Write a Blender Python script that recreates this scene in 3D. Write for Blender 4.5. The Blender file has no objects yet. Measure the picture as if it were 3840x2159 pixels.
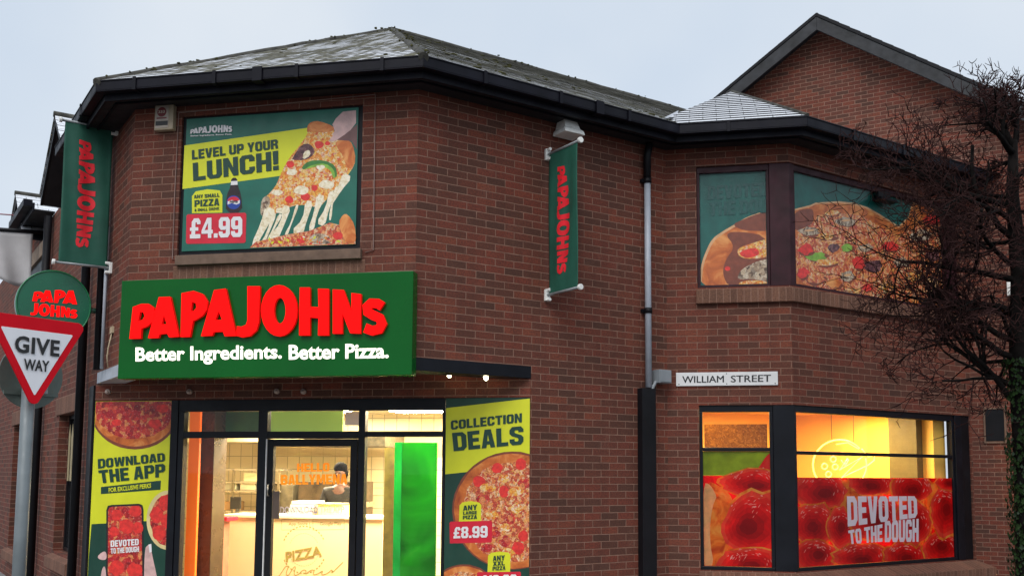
import bpy, math, random
from mathutils import Vector, Matrix
random.seed(7)
SC = bpy.context.scene
COL = SC.collection
R = math.radians

# ------------------------------------------------------------------ camera
FPX, TILT, SHY, ROLL, CH = 3713.98, R(5.4098), 343.73, R(0.3858), 1.75
cam = bpy.data.cameras.new('camera')
camo = bpy.data.objects.new('camera', cam); COL.objects.link(camo)
cam.sensor_width = 36; cam.lens = FPX/3840*36; cam.shift_y = SHY/3840
cam.clip_start = .05; cam.clip_end = 3000
camo.matrix_world = Matrix.Translation((0, 0, CH)) @ Matrix.Rotation(R(90)+TILT, 4, 'X') @ Matrix.Rotation(ROLL, 4, 'Z')
SC.camera = camo

# ------------------------------------------------------------------ light: overcast winter afternoon
SUN_EL, SUN_AZ = 48, 195            # compass-like azimuth, sun behind the camera
w = bpy.data.worlds.new('World'); SC.world = w; w.use_nodes = True
nt = w.node_tree; nt.nodes.clear()
o = nt.nodes.new('ShaderNodeOutputWorld'); bg = nt.nodes.new('ShaderNodeBackground')
sky = nt.nodes.new('ShaderNodeTexSky'); sky.sky_type = 'NISHITA'; sky.sun_disc = False
sky.sun_elevation = R(SUN_EL); sky.sun_rotation = R(SUN_AZ); sky.air_density = 1.0; sky.dust_density = 4.0
tc = nt.nodes.new('ShaderNodeTexCoord')
nz = nt.nodes.new('ShaderNodeTexNoise'); nz.inputs['Scale'].default_value = 2.2; nz.inputs['Detail'].default_value = 4
cl = nt.nodes.new('ShaderNodeValToRGB')
cl.color_ramp.elements[0].position = .34; cl.color_ramp.elements[0].color = (4.9, 5.75, 6.85, 1)
cl.color_ramp.elements[1].position = .66; cl.color_ramp.elements[1].color = (6.4, 6.9, 7.45, 1)
mx = nt.nodes.new('ShaderNodeMixRGB'); mx.inputs[0].default_value = .88
nt.links.new(tc.outputs['Generated'], nz.inputs['Vector']); nt.links.new(nz.outputs['Fac'], cl.inputs[0])
nt.links.new(sky.outputs[0], mx.inputs[1]); nt.links.new(cl.outputs[0], mx.inputs[2])
nt.links.new(mx.outputs[0], bg.inputs[0]); bg.inputs[1].default_value = .1
nt.links.new(bg.outputs[0], o.inputs[0])
sun = bpy.data.lights.new('sun', 'SUN'); sun.energy = 1.5; sun.angle = R(40); sun.color = (1, .97, .94)
suno = bpy.data.objects.new('sun', sun); COL.objects.link(suno)
sd = Vector((math.sin(R(SUN_AZ))*math.cos(R(SUN_EL)), math.cos(R(SUN_AZ))*math.cos(R(SUN_EL)), math.sin(R(SUN_EL))))
suno.rotation_euler = sd.to_track_quat('Z', 'Y').to_euler(); suno.location = (0, -5, 20)
SC.view_settings.view_transform = 'Standard'; SC.view_settings.look = 'None'
SC.view_settings.exposure = .35; SC.view_settings.gamma = 1; SC.view_settings.use_curve_mapping = False
SC.cycles.use_denoising = True
SC.cycles.max_bounces = 8; SC.cycles.transparent_max_bounces = 12

# ------------------------------------------------------------------ frames (a wall plane: x right, y into the wall, z up)
class Frame:
    def __init__(s, o, ang):
        s.o = Vector((o[0], o[1], 0)); s.u = Vector((math.sin(ang), math.cos(ang), 0)); s.f = Vector((-s.u.y, s.u.x, 0))
        s.rz = math.atan2(s.u.y, s.u.x)
    def w(s, x, y=0, z=0): return s.o + s.u*x + s.f*y + Vector((0, 0, z))
    def M(s, x=0, y=0, z=0): return Matrix.Translation(s.w(x, y, z)) @ Matrix.Rotation(s.rz, 4, 'Z')
    def at(s, px, py, y=0):            # survey: photo pixel (3840 wide) -> x, z on this wall
        d = ray(px, py); c = Vector((0, 0, CH))
        k = ((s.o + s.f*y - c) @ s.f)/(d @ s.f); q = c + d*k - s.o
        return (q @ s.u, q.z)
    def D(s, px, py, y=0): return s.at(px*1.4913, py*1.4913, y)
def ray(px, py):
    a, b = px-1920, py-1079.5-SHY
    cr, sr = math.cos(ROLL), math.sin(ROLL)
    x = (cr*a + sr*b)/FPX; y = -(-sr*a + cr*b)/FPX
    return Vector((x, math.cos(TILT)-y*math.sin(TILT), math.sin(TILT)+y*math.cos(TILT)))
AA, AB_, AE = R(101.281), R(56.63), R(120.4)
LA, LB, LC, LD = 3.027, 3.194, 1.358, 3.347
A = Frame((-3.895, 9.892), AA)
B = Frame((-.926, 9.300), AB_)
L = Frame((-3.895, 9.892), AB_+R(90))
C = Frame((1.741, 11.057), AA)
D = Frame((3.073, 10.791), AB_)
E = Frame((5.868, 12.632), AE)
S = Frame((.192, 10.037), AA)        # shopfront, set back under the upper floor
W0 = Frame((0, 0), R(90))            # world axes

# ------------------------------------------------------------------ materials
def lin(h):
    h = h.lstrip('#'); c = [int(h[i:i+2], 16)/255 for i in (0, 2, 4)]
    return tuple(x/12.92 if x <= .04045 else ((x+.055)/1.055)**2.4 for x in c) + (1,)
MATS = {}
class NT:
    def __init__(s, name):
        s.m = bpy.data.materials.new(name); s.m.use_nodes = True; s.t = s.m.node_tree
        s.b = s.t.nodes['Principled BSDF']; s.out = s.t.nodes['Material Output']
    def n(s, t, **k):
        x = s.t.nodes.new(t)
        for a, v in k.items(): setattr(x, a, v)
        return x
    def l(s, a, b): s.t.links.new(a, b)
    def coord(s): 
        return s.n('ShaderNodeTexCoord').outputs['Object']
    def noise(s, sc, det=4, vec=None, rough=.55, dist=0):
        x = s.n('ShaderNodeTexNoise'); x.inputs['Scale'].default_value = sc; x.inputs['Detail'].default_value = det
        x.inputs['Roughness'].default_value = rough; x.inputs['Distortion'].default_value = dist
        s.l(vec or s.coord(), x.inputs['Vector']); return x.outputs['Fac']
    def ramp(s, fac, stops, interp='LINEAR'):
        x = s.n('ShaderNodeValToRGB'); cr = x.color_ramp; cr.interpolation = interp
        while len(cr.elements) < len(stops): cr.elements.new(.5)
        for e, (p, c) in zip(cr.elements, stops): e.position = p; e.color = c
        s.l(fac, x.inputs[0]); return x.outputs[0]
    def mix(s, fac, a, b, mode='MIX'):
        x = s.n('ShaderNodeMixRGB', blend_type=mode)
        for i, v in enumerate((fac, a, b)):
            if isinstance(v, (int, float)): x.inputs[i].default_value = v
            elif isinstance(v, tuple): x.inputs[i].default_value = v
            else: s.l(v, x.inputs[i])
        return x.outputs[0]
    def math(s, op, a, b=0):
        x = s.n('ShaderNodeMath', operation=op)
        for i, v in enumerate((a, b)):
            if isinstance(v, (int, float)): x.inputs[i].default_value = v
            else: s.l(v, x.inputs[i])
        return x.outputs[0]
    def bump(s, h, st=.3, d=.01):
        x = s.n('ShaderNodeBump'); x.inputs['Strength'].default_value = st; x.inputs['Distance'].default_value = d
        s.l(h, x.inputs['Height']); s.l(x.outputs[0], s.b.inputs['Normal'])
    def set(s, col=None, rough=None, metal=None, spec=None):
        for k, v in (('Base Color', col), ('Roughness', rough), ('Metallic', metal), ('Specular IOR Level', spec)):
            if v is None: continue
            if hasattr(v, 'is_linked'): s.l(v, s.b.inputs[k])
            else: s.b.inputs[k].default_value = v
        return s.m
G = lambda v: (v, v, v, 1)
def plain(name, h, rough=.5, metal=0, var=.18, sc=6, spec=.5, bump=0):
    if name in MATS: return MATS[name]
    n = NT(name); c = lin(h) if isinstance(h, str) else h
    lo = tuple(x*(1-var) for x in c[:3])+(1,); hi = tuple(min(1, x*(1+var)) for x in c[:3])+(1,)
    f = n.noise(sc, 5)
    n.set(n.ramp(f, [(.3, lo), (.7, hi)]), n.ramp(n.noise(sc*2.3, 3), [(.3, G(max(.02, rough-.08))), (.7, G(min(1, rough+.1)))]), metal, spec)
    if bump: n.bump(n.noise(sc*8, 3), bump, .004)
    MATS[name] = n.m; return n.m
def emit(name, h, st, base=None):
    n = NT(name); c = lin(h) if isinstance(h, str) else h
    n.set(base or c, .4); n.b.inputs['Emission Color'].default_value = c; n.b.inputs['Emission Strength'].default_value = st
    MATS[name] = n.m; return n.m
def wall_uv(n):
    t = n.n('ShaderNodeTexCoord'); sp = n.n('ShaderNodeSeparateXYZ'); sn = n.n('ShaderNodeSeparateXYZ')
    n.l(t.outputs['Object'], sp.inputs[0]); n.l(t.outputs['Normal'], sn.inputs[0])
    side = n.math('GREATER_THAN', n.math('ABSOLUTE', sn.outputs[0]), .7)
    flat = n.math('GREATER_THAN', n.math('ABSOLUTE', sn.outputs[2]), .7)
    cx = n.n('ShaderNodeCombineXYZ')
    n.l(n.mix_f(side, sp.outputs[0], sp.outputs[1]), cx.inputs[0]); n.l(n.mix_f(flat, sp.outputs[2], sp.outputs[1]), cx.inputs[1])
    return cx.outputs[0]
def mix_f(s, f, a, b):
    x = s.n('ShaderNodeMix'); s.l(f, x.inputs[0]); s.l(a, x.inputs[2]); s.l(b, x.inputs[3]); return x.outputs[0]
NT.mix_f = mix_f
def brick(name, bw=.225, bh=.075, off=.5, tone=1.0, pale=False):
    n = NT(name); v = wall_uv(n)
    wob = n.n('ShaderNodeTexNoise'); wob.inputs['Scale'].default_value = 9; n.l(v, wob.inputs['Vector'])
    va = n.n('ShaderNodeVectorMath', operation='MULTIPLY_ADD'); n.l(wob.outputs['Color'], va.inputs[0])
    va.inputs[1].default_value = (.006, .006, 0); n.l(v, va.inputs[2])
    br = n.n('ShaderNodeTexBrick', offset=off, squash=1); n.l(va.outputs[0], br.inputs['Vector'])
    br.inputs['Scale'].default_value = 1; br.inputs['Brick Width'].default_value = bw; br.inputs['Row Height'].default_value = bh
    br.inputs['Mortar Size'].default_value = .0046; br.inputs['Mortar Smooth'].default_value = .25
    br.inputs['Color1'].default_value = G(0); br.inputs['Color2'].default_value = G(1); br.inputs['Mortar'].default_value = G(.5)
    def t(a, b, c): return (a*tone, b*tone, c*tone, 1)
    if pale: st = [(0, t(.17, .085, .055)), (.5, t(.22, .11, .07)), (1, t(.26, .12, .075))]
    else: st = [(0, t(.095, .042, .028)), (.25, t(.14, .048, .03)), (.5, t(.178, .048, .029)), (.75, t(.212, .05, .03)), (1, t(.25, .066, .035))]
    base = n.ramp(br.outputs['Color'], st)
    big = n.noise(.8, 5, v, .6)
    base = n.mix(n.ramp(big, [(.35, G(0)), (.75, G(.4))]), base, t(.085, .042, .03))
    mp = n.n('ShaderNodeMapping'); mp.inputs['Scale'].default_value = (2.6, .35, 1); n.l(v, mp.inputs[0])
    base = n.mix(n.ramp(n.noise(1.4, 6, mp.outputs[0], .65), [(.45, G(0)), (.7, G(.55))]), base, t(.07, .032, .022))
    base = n.mix(n.ramp(n.noise(3.1, 6, v, .7), [(.55, G(0)), (.72, G(.3))]), base, t(.24, .12, .085))
    spk = n.noise(60, 3, v, .7)
    base = n.mix(n.ramp(spk, [(.38, G(.55)), (.6, G(0))]), base, t(.05, .022, .02))
    mort = n.ramp(n.noise(14, 3, v), [(.3, t(.18, .095, .068)), (.7, t(.29, .165, .12))])
    n.set(n.mix(br.outputs['Fac'], base, mort), .82, 0, .25)
    h = n.mix(br.outputs['Fac'], n.ramp(spk, [(0, G(.7)), (1, G(1))]), G(.2)); n.bump(h, .55, .006)
    MATS[name] = n.m; return n.m
BRICK = brick('red_brick'); SOLD = brick('soldier_brick', .075, .225, 0, 1.05, True); BRICK2 = brick('gable_brick', .165, .055, tone=.95)
def slate(name, snow, moss=1.0):
    n = NT(name); c = n.coord()
    br = n.n('ShaderNodeTexBrick', offset=.5); n.l(c, br.inputs['Vector'])
    br.inputs['Scale'].default_value = 1; br.inputs['Brick Width'].default_value = .3; br.inputs['Row Height'].default_value = .17
    br.inputs['Mortar Size'].default_value = .004; br.inputs['Color1'].default_value = G(0); br.inputs['Color2'].default_value = G(1)
    base = n.ramp(br.outputs['Color'], [(0, (.17, .165, .155, 1)), (.5, (.32, .31, .29, 1)), (1, (.48, .47, .45, 1))])
    st = n.n('ShaderNodeMapping'); st.inputs['Scale'].default_value = (2.7, .42, 1); n.l(c, st.inputs[0])
    ms = n.noise(2.6, 7, st.outputs[0], .66, .3)
    sr = n.n('ShaderNodeSeparateColor'); n.l(br.outputs['Color'], sr.inputs[0])
    ms = n.math('ADD', ms, n.math('MULTIPLY', n.math('SUBTRACT', sr.outputs[0], .5), .13))
    if moss < 1: ms = n.math('SUBTRACT', ms, .2)
    base = n.mix(n.ramp(ms, [(.49, G(0)), (.545, G(.95))]), base, n.ramp(n.noise(25, 3), [(.35, (.05, .045, .018, 1)), (.7, (.17, .155, .06, 1))]))
    sn = n.noise(3.3, 7, c, .68)
    k = n.math('MULTIPLY', n.ramp(sn, [(snow, G(0)), (snow+.07, G(1))]), n.ramp(ms, [(.455, G(1)), (.52, G(.06))]))
    base = n.mix(k, base, (.72, .75, .8, 1))
    base = n.mix(br.outputs['Fac'], base, (.03, .03, .032, 1))
    n.set(base, .75); n.bump(n.noise(40, 4), .4, .006); MATS[name] = n.m; return n.m
SLATE_EDGE = plain('slate_edge', (.1, .097, .08, 1), .9, 0, .9, 2.5); DARK_EDGE = plain('dark_slate_edge', (.03, .03, .032, 1), .9)
SLATE = slate('mossy_slate', .4); SNOWY = slate('snowy_slate', .2, 0)
BLACK = plain('black_paint', (.006, .006, .008, 1), .45, 0, .35, 3, .22)
FASCIA = plain('dark_fascia', (.005, .005, .01, 1), .5, 0, .4, 2.5, .18)
SOFFIT = plain('dark_soffit', (.009, .009, .013, 1), .6, 0, .4, 3)
SLATEGREY = plain('weathered_board', (.014, .015, .018, 1), .6, 0, .8, 5, bump=.2)
FRAME = plain('blue_black_frame', (.006, .007, .011, 1), .4, 0, .3, 4, .22)
MAROON = plain('maroon_wood', (.036, .009, .014, 1), .5, 0, .35, 5, .25, bump=.1)
GREYPL = plain('grey_plastic', '#a2a8b2', .4, 0, .12, 5)
WHITEPL = plain('white_plastic', '#e6e6e2', .45, 0, .12, 12)
GALV = plain('galvanised_steel', '#8b9093', .5, .35, .15, 8)
CREAM = plain('cream_plastic', '#a0917a', .5, 0, .12, 8)
STONE = plain('stone_sill', '#6b5648', .85, 0, .25, 9, bump=.25)
WHITEP = plain('white_print', '#e2dfe0', .4, 0, .05, 5)
REDP = plain('red_print', (.62, .008, .03, 1), .4, 0, .1, 6)
GREENP = plain('green_print', (.008, .05, .026, 1), .4, 0, .12, 5)
TEALP = plain('teal_print', (.006, .125, .085, 1), .35, 0, .2, 4)
YELP = plain('lime_print', (.66, .68, .015, 1), .4, 0, .06, 4)
DGREEN = plain('dark_green_print', (.004, .045, .028, 1), .4, 0, .12, 5)
BLKP = plain('black_print', (.012, .012, .012, 1), .4, 0, .1, 5)
SIGNRED = plain('road_sign_red', (.68, .003, .014, 1), .45, 0, .08, 4, .15)
SIGNWHITE = plain('road_sign_white', '#eeeef2', .35, 0, .04, 4)
def glass(name, tint=(1, 1, 1, 1), refl=1.0):
    n = NT(name); tr = n.n('ShaderNodeBsdfTransparent'); tr.inputs[0].default_value = tint
    gl = n.n('ShaderNodeBsdfGlossy'); gl.inputs['Roughness'].default_value = .015
    fr = n.n('ShaderNodeFresnel'); fr.inputs['IOR'].default_value = 1.5
    ms = n.n('ShaderNodeMixShader'); ge = n.n('ShaderNodeNewGeometry'); n.l(n.math('MULTIPLY', n.math('MULTIPLY', fr.outputs[0], refl), n.math('SUBTRACT', 1, ge.outputs['Backfacing'])), ms.inputs[0])
    n.l(tr.outputs[0], ms.inputs[1]); n.l(gl.outputs[0], ms.inputs[2]); n.l(ms.outputs[0], n.out.inputs[0])
    n.t.nodes.remove(n.b); MATS[name] = n.m; return n.m
GLASS = glass('clear_glass', refl=.9); DULL = glass('dull_glass', refl=.3)
def food(name, cols, sc=22, rough=.35, dark=.35, trans=0, hi=.0, st=(2.5, 1, 1)):
    """printed food picture: random cells of the given colours, broken by noise"""
    n = NT(name); c = n.coord()
    ns = n.n('ShaderNodeTexNoise'); ns.inputs['Scale'].default_value = sc*.7; ns.inputs['Detail'].default_value = 4; n.l(c, ns.inputs['Vector'])
    va = n.n('ShaderNodeVectorMath', operation='MULTIPLY_ADD'); n.l(ns.outputs['Color'], va.inputs[0]); va.inputs[1].default_value = (2.2/sc,)*3; n.l(c, va.inputs[2])
    vo = n.n('ShaderNodeTexVoronoi'); vo.inputs['Scale'].default_value = sc; n.l(va.outputs[0], vo.inputs['Vector'])
    sx = n.n('ShaderNodeSeparateColor'); n.l(vo.outputs['Color'], sx.inputs[0])
    k = len(cols)
    base = n.ramp(sx.outputs[0], [((i+.5)/k, lin(h)) for i, h in enumerate(cols)], 'LINEAR')
    dk = n.noise(sc*1.7, 5, c, .7)
    base = n.mix(n.ramp(dk, [(.34, G(dark*1.6)), (.55, G(0))]), base, (.05, .008, .006, 1), 'MIX')
    if hi: base = n.mix(n.ramp(n.noise(sc*2.6, 3, c, .7), [(.6, G(0)), (.68, G(hi))]), base, (.9, .72, .68, 1))
    base = n.mix(n.ramp(n.noise(sc*3.3, 4, c, .7), [(.56, G(0)), (.68, G(.55))]), base, tuple(x for x in lin(cols[len(cols)//2])[:3])+(1,))
    n.set(base, rough)
    if trans: translucent(n, base, trans)
    MATS[name] = n.m; return n.m
def translucent(n, base, k):
    tl = n.n('ShaderNodeBsdfTranslucent'); ms = n.n('ShaderNodeMixShader'); ms.inputs[0].default_value = k
    if isinstance(base, tuple): tl.inputs[0].default_value = base
    else: n.l(base, tl.inputs[0])
    n.l(n.b.outputs[0], ms.inputs[1]); n.l(tl.outputs[0], ms.inputs[2]); n.l(ms.outputs[0], n.out.inputs[0])
def vinyl(name, c, k=.6, var=.15, sc=5):
    n = NT(name); c = lin(c) if isinstance(c, str) else c
    base = n.ramp(n.noise(sc, 5), [(.3, tuple(x*(1-var) for x in c[:3])+(1,)), (.7, tuple(min(1, x*(1+var)) for x in c[:3])+(1,))])
    n.set(base, .4); translucent(n, base, k); MATS[name] = n.m; return n.m
PIZ = food('pizza_topping_print', ['#c2402c', '#e4763c', '#eea05c', '#f4cda0', '#d65a38', '#b8341f', '#eaa04e'], 38, dark=.45)
PIZR = food('red_topping_print', ['#a81420', '#c4222a', '#d8402e', '#8c1018', '#cf3a34', '#e28a50'], 22, hi=.5)
CHZ = food('cheese_print', ['#e8872a', '#f0ac3c', '#f2d48c', '#e67a24', '#f0c050', '#f4e2c0', '#d9602a'], 46, dark=.3)
def gradp(name, stops, sc):
    n = NT(name); n.set(n.ramp(n.noise(sc, 5, None, .6, .8), [(p, lin(c)) for p, c in stops]), .4); MATS[name] = n.m; return n.m
CRU = gradp('crust_print', [(.3, '#9a3f16'), (.5, '#cc6c2a'), (.68, '#e8a058')], 5)
STR = gradp('cheese_string_print', [(.3, '#c9b48a'), (.5, '#efe2c2'), (.7, '#f6f0e2')], 26)
HAND = plain('hand_print', '#cfaaa6', .4, 0, .25, 9)
HANDD = plain('finger_print', '#6d4a48', .4, 0, .2, 9)
BROWNP = plain('brown_print', '#7c3c26', .4, 0, .25, 14)
ONION = food('onion_print', ['#4a2430', '#6b3a40', '#8a6060', '#3a1822'], 30)
PEPG = plain('pepper_print', '#7fae3c', .4, 0, .35, 12)
PEPGD = plain('pepper_skin_print', '#3c7a34', .4, 0, .3, 12)
TOM = plain('tomato_print', '#d9302a', .4, 0, .3, 20)
MUSH = food('mushroom_print', ['#cdb89a', '#8f7258', '#e3d4bb', '#5d4636'], 30)
COKE = plain('bottle_print', '#26161a', .35, 0, .5, 20)
BLUEP = plain('blue_print', '#1d3f9a', .4, 0, .1, 5)

# ------------------------------------------------------------------ mesh building
class MB:
    def __init__(s): s.v = []; s.f = []; s.m = []; s.lay = 0; s.sm = []
    def face(s, pts, mi=0, sm=False):
        k = len(s.v); s.v += [tuple(p) for p in pts]; s.f.append(tuple(range(k, k+len(pts)))); s.m.append(mi); s.sm.append(sm)
    def box(s, x0, x1, y0, y1, z0, z1, mi=0):
        k = len(s.v); s.v += [(x, y, z) for x in (x0, x1) for y in (y0, y1) for z in (z0, z1)]
        for q in ((0, 1, 3, 2), (4, 6, 7, 5), (0, 4, 5, 1), (2, 3, 7, 6), (0, 2, 6, 4), (1, 5, 7, 3)):
            s.f.append(tuple(k+i for i in q)); s.m.append(mi); s.sm.append(False)
    def prism(s, pts, y0, y1, mi=0):          # outline in x,z pushed along y
        if sum(a[0]*b[1]-b[0]*a[1] for a, b in zip(pts, pts[1:]+pts[:1])) < 0: pts = pts[::-1]
        k = len(s.v); n = len(pts); s.v += [(x, y0, z) for x, z in pts] + [(x, y1, z) for x, z in pts]
        s.f.append(tuple(range(k, k+n))); s.f.append(tuple(range(k+2*n-1, k+n-1, -1)))
        for i in range(n): j = (i+1) % n; s.f.append((k+i, k+n+i, k+n+j, k+j))
        s.m += [mi]*(n+2); s.sm += [False]*(n+2)
    def slab(s, pts, z0, z1, mi=0):           # outline in x,y pushed along z
        if sum(a[0]*b[1]-b[0]*a[1] for a, b in zip(pts, pts[1:]+pts[:1])) < 0: pts = pts[::-1]
        k = len(s.v); n = len(pts); s.v += [(x, y, z0) for x, y in pts] + [(x, y, z1) for x, y in pts]
        s.f.append(tuple(range(k+n-1, k-1, -1))); s.f.append(tuple(range(k+n, k+2*n)))
        for i in range(n): j = (i+1) % n; s.f.append((k+i, k+j, k+n+j, k+n+i))
        s.m += [mi]*(n+2); s.sm += [False]*(n+2)
    def hexa(s, a, b, mi=0):                  # two quads (front, back) joined
        k = len(s.v); s.v += [tuple(p) for p in a] + [tuple(p) for p in b]
        for q in ((0, 1, 2, 3), (7, 6, 5, 4), (0, 4, 5, 1), (1, 5, 6, 2), (2, 6, 7, 3), (3, 7, 4, 0)):
            s.f.append(tuple(k+i for i in q)); s.m.append(mi); s.sm.append(False)
    def tube(s, pts, r, n=8, mi=0, caps=True):
        pts = [Vector(p) for p in pts]; k = len(s.v); m = len(pts)
        rs = r if isinstance(r, (list, tuple)) else [r]*m
        prev = None
        for i, p in enumerate(pts):
            t = (pts[min(i+1, m-1)]-pts[max(i-1, 0)])
            if t.length < 1e-9: t = Vector((0, 0, 1))
            t.normalize()
            if prev is None:
                a = t.orthogonal().normalized()
            else:
                a = prev - t*(prev @ t); a = a.normalized() if a.length > 1e-6 else t.orthogonal().normalized()
            prev = a; b = t.cross(a)
            for j in range(n):
                an = 2*math.pi*j/n; s.v.append(tuple(p + (a*math.cos(an)+b*math.sin(an))*rs[i]))
        for i in range(m-1):
            for j in range(n):
                q = (j+1) % n; s.f.append((k+i*n+j, k+i*n+q, k+(i+1)*n+q, k+(i+1)*n+j)); s.m.append(mi); s.sm.append(True)
        if caps:
            s.f.append(tuple(k+j for j in range(n-1, -1, -1))); s.f.append(tuple(k+(m-1)*n+j for j in range(n))); s.m += [mi]*2; s.sm += [False]*2
    def ball(s, c, r, mi=0, n=10, jit=0):
        k = len(s.v); rings = n//2
        rr = r if isinstance(r, tuple) else (r, r, r)
        for i in range(rings+1):
            th = math.pi*i/rings
            for j in range(n):
                ph = 2*math.pi*j/n; q = 1+random.uniform(-jit, jit)
                s.v.append((c[0]+rr[0]*q*math.sin(th)*math.cos(ph), c[1]+rr[1]*q*math.sin(th)*math.sin(ph), c[2]+rr[2]*q*math.cos(th)))
        for i in range(rings):
            for j in range(n):
                q = (j+1) % n; s.f.append((k+i*n+j, k+(i+1)*n+j, k+(i+1)*n+q, k+i*n+q)); s.m.append(mi); s.sm.append(True)
    # --- flat print: every polygon a hair in front of the one before
    def pr(s, pts, mi, y=0):
        s.lay += 1; yy = y - s.lay*.000012
        s.face([(x, yy, z) for x, z in pts], mi)
    def add(s, verts, faces, mi):
        k = len(s.v); s.v += verts; s.f += [tuple(k+i for i in f) for f in faces]; s.m += [mi]*len(faces); s.sm += [False]*len(faces)
def ell(cx, cz, rx, rz, n=28, jit=0, rot=0, a0=0, a1=360):
    o = []
    for i in range(n):
        a = R(a0+(a1-a0)*i/(n if a1-a0 == 360 else n-1)); q = 1+random.uniform(-jit, jit)
        x, z = rx*q*math.cos(a), rz*q*math.sin(a); o.append((cx+x*math.cos(rot)-z*math.sin(rot), cz+x*math.sin(rot)+z*math.cos(rot)))
    return o
def soft(pts, k=2):
    for _ in range(k):
        o = []
        for (ax, az), (bx, bz) in zip(pts, pts[1:]+pts[:1]): o += [(ax*.75+bx*.25, az*.75+bz*.25), (ax*.25+bx*.75, az*.25+bz*.75)]
        pts = o
    return pts
def smo(pts, k=3):
    for _ in range(k):
        o = [pts[0]]
        for (ax, az), (bx, bz) in zip(pts, pts[1:]): o += [(ax*.75+bx*.25, az*.75+bz*.25), (ax*.25+bx*.75, az*.25+bz*.75)]
        pts = o + [pts[-1]]
    return pts
def stroke(pts, wd):
    l, r = [], []
    m = len(pts)
    ws = wd if isinstance(wd, (list, tuple)) else [wd]*m
    for i, p in enumerate(pts):
        a, b = pts[max(0, i-1)], pts[min(m-1, i+1)]; dx, dz = b[0]-a[0], b[1]-a[1]; q = math.hypot(dx, dz) or 1
        l.append((p[0]-dz/q*ws[i]/2, p[1]+dx/q*ws[i]/2)); r.append((p[0]+dz/q*ws[i]/2, p[1]-dx/q*ws[i]/2))
    return l+r[::-1]
def clipx(pts, lim, keep_less=True, ax=0):
    o = []; ins = (lambda p: p[ax] <= lim) if keep_less else (lambda p: p[ax] >= lim)
    for a, b in zip(pts, pts[1:]+pts[:1]):
        if ins(a): o.append(a)
        if ins(a) != ins(b):
            t = (lim-a[ax])/(b[ax]-a[ax]); o.append((a[0]+t*(b[0]-a[0]), a[1]+t*(b[1]-a[1])))
    return o
# --- lettering
TXT = {}
def text_geo(body, off=.0, shear=0):
    key = (body, off)
    if key not in TXT:
        cu = bpy.data.curves.new('t', 'FONT'); cu.body = body; cu.offset = off; cu.extrude = 1; cu.resolution_u = 3
        if off > .03: cu.space_character = 1+off*2.2
        TXT[key] = _geo(cu)
    return TXT[key]
def loops_geo(key, loops):
    if key not in TXT:
        cu = bpy.data.curves.new('t', 'CURVE'); cu.dimensions = '2D'; cu.fill_mode = 'BOTH'; cu.extrude = 1
        for lp in loops:
            sp = cu.splines.new('POLY'); sp.points.add(len(lp)-1); sp.use_cyclic_u = True
            for p, (x, y) in zip(sp.points, lp): p.co = (x, y, 0, 1)
        TXT[key] = _geo(cu)
    return TXT[key]
def _geo(cu):
    ob = bpy.data.objects.new('t', cu); me = bpy.data.meshes.new_from_object(ob)
    v = [tuple(x.co) for x in me.vertices]; f = [tuple(p.vertices) for p in me.polygons]
    bpy.data.objects.remove(ob); bpy.data.curves.remove(cu); bpy.data.meshes.remove(me)
    x0 = min(p[0] for p in v); x1 = max(p[0] for p in v); y0 = min(p[1] for p in v); y1 = max(p[1] for p in v)
    return [((p[0]-x0)/(x1-x0), (p[1]-y0)/(y1-y0), p[2]) for p in v], f
def put(mb, geo, quad, y, mi, th=.0003, flat=False):
    """lettering in the quad tl,tr,br,bl (x,z)"""
    tl, tr, br, bl = quad; V = []
    for a, b, c in geo[0]:
        t = [tl[i]+(tr[i]-tl[i])*a for i in (0, 1)]; q = [bl[i]+(br[i]-bl[i])*a for i in (0, 1)]
        V.append((q[0]+(t[0]-q[0])*b, y - (c+1)/2*th, q[1]+(t[1]-q[1])*b))
    mb.add(V, geo[1], mi)
GL = {}
def _g(ch, w_, *loops): GL[ch] = (w_, loops)
_O = [(1.5, 0), (0, 2), (0, 10), (1.5, 12), (6.5, 12), (8, 10), (8, 2), (6.5, 0)]; _OH = [(2.9, 2.9), (3.4, 2.3), (4.6, 2.3), (5.1, 2.9), (5.1, 9.1), (4.6, 9.7), (3.4, 9.7), (2.9, 9.1)]
_g('A', 8, [(0, 0), (2.2, 12), (5.8, 12), (8, 0), (5.2, 0), (4.9, 2.2), (3.1, 2.2), (2.8, 0)], [(3.4, 4.4), (4.6, 4.4), (4, 8.6)])
_g('B', 8, [(0, 0), (0, 12), (6.3, 12), (7.8, 10.4), (7.8, 7.4), (6.8, 6.2), (8, 5), (8, 1.8), (6.4, 0)], [(2.9, 7.3), (4.6, 7.3), (5, 7.7), (5, 9.3), (4.6, 9.7), (2.9, 9.7)], [(2.9, 2.3), (4.7, 2.3), (5.1, 2.7), (5.1, 4.6), (4.7, 5.1), (2.9, 5.1)])
_g('C', 8, [(8, 4.2), (8, 2), (6.5, 0), (1.5, 0), (0, 2), (0, 10), (1.5, 12), (6.5, 12), (8, 10), (8, 7.8), (5.1, 7.8), (5.1, 9.3), (4.6, 9.7), (3.4, 9.7), (2.9, 9.3), (2.9, 2.7), (3.4, 2.3), (4.6, 2.3), (5.1, 2.7), (5.1, 4.2)])
_g('D', 8, [(0, 0), (0, 12), (6, 12), (8, 9.8), (8, 2.2), (6, 0)], [(2.9, 2.4), (4.6, 2.4), (5.1, 3), (5.1, 9), (4.6, 9.6), (2.9, 9.6)])
_g('E', 7, [(0, 0), (0, 12), (7, 12), (7, 9.5), (2.9, 9.5), (2.9, 7.3), (6.4, 7.3), (6.4, 4.9), (2.9, 4.9), (2.9, 2.5), (7, 2.5), (7, 0)])
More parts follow.
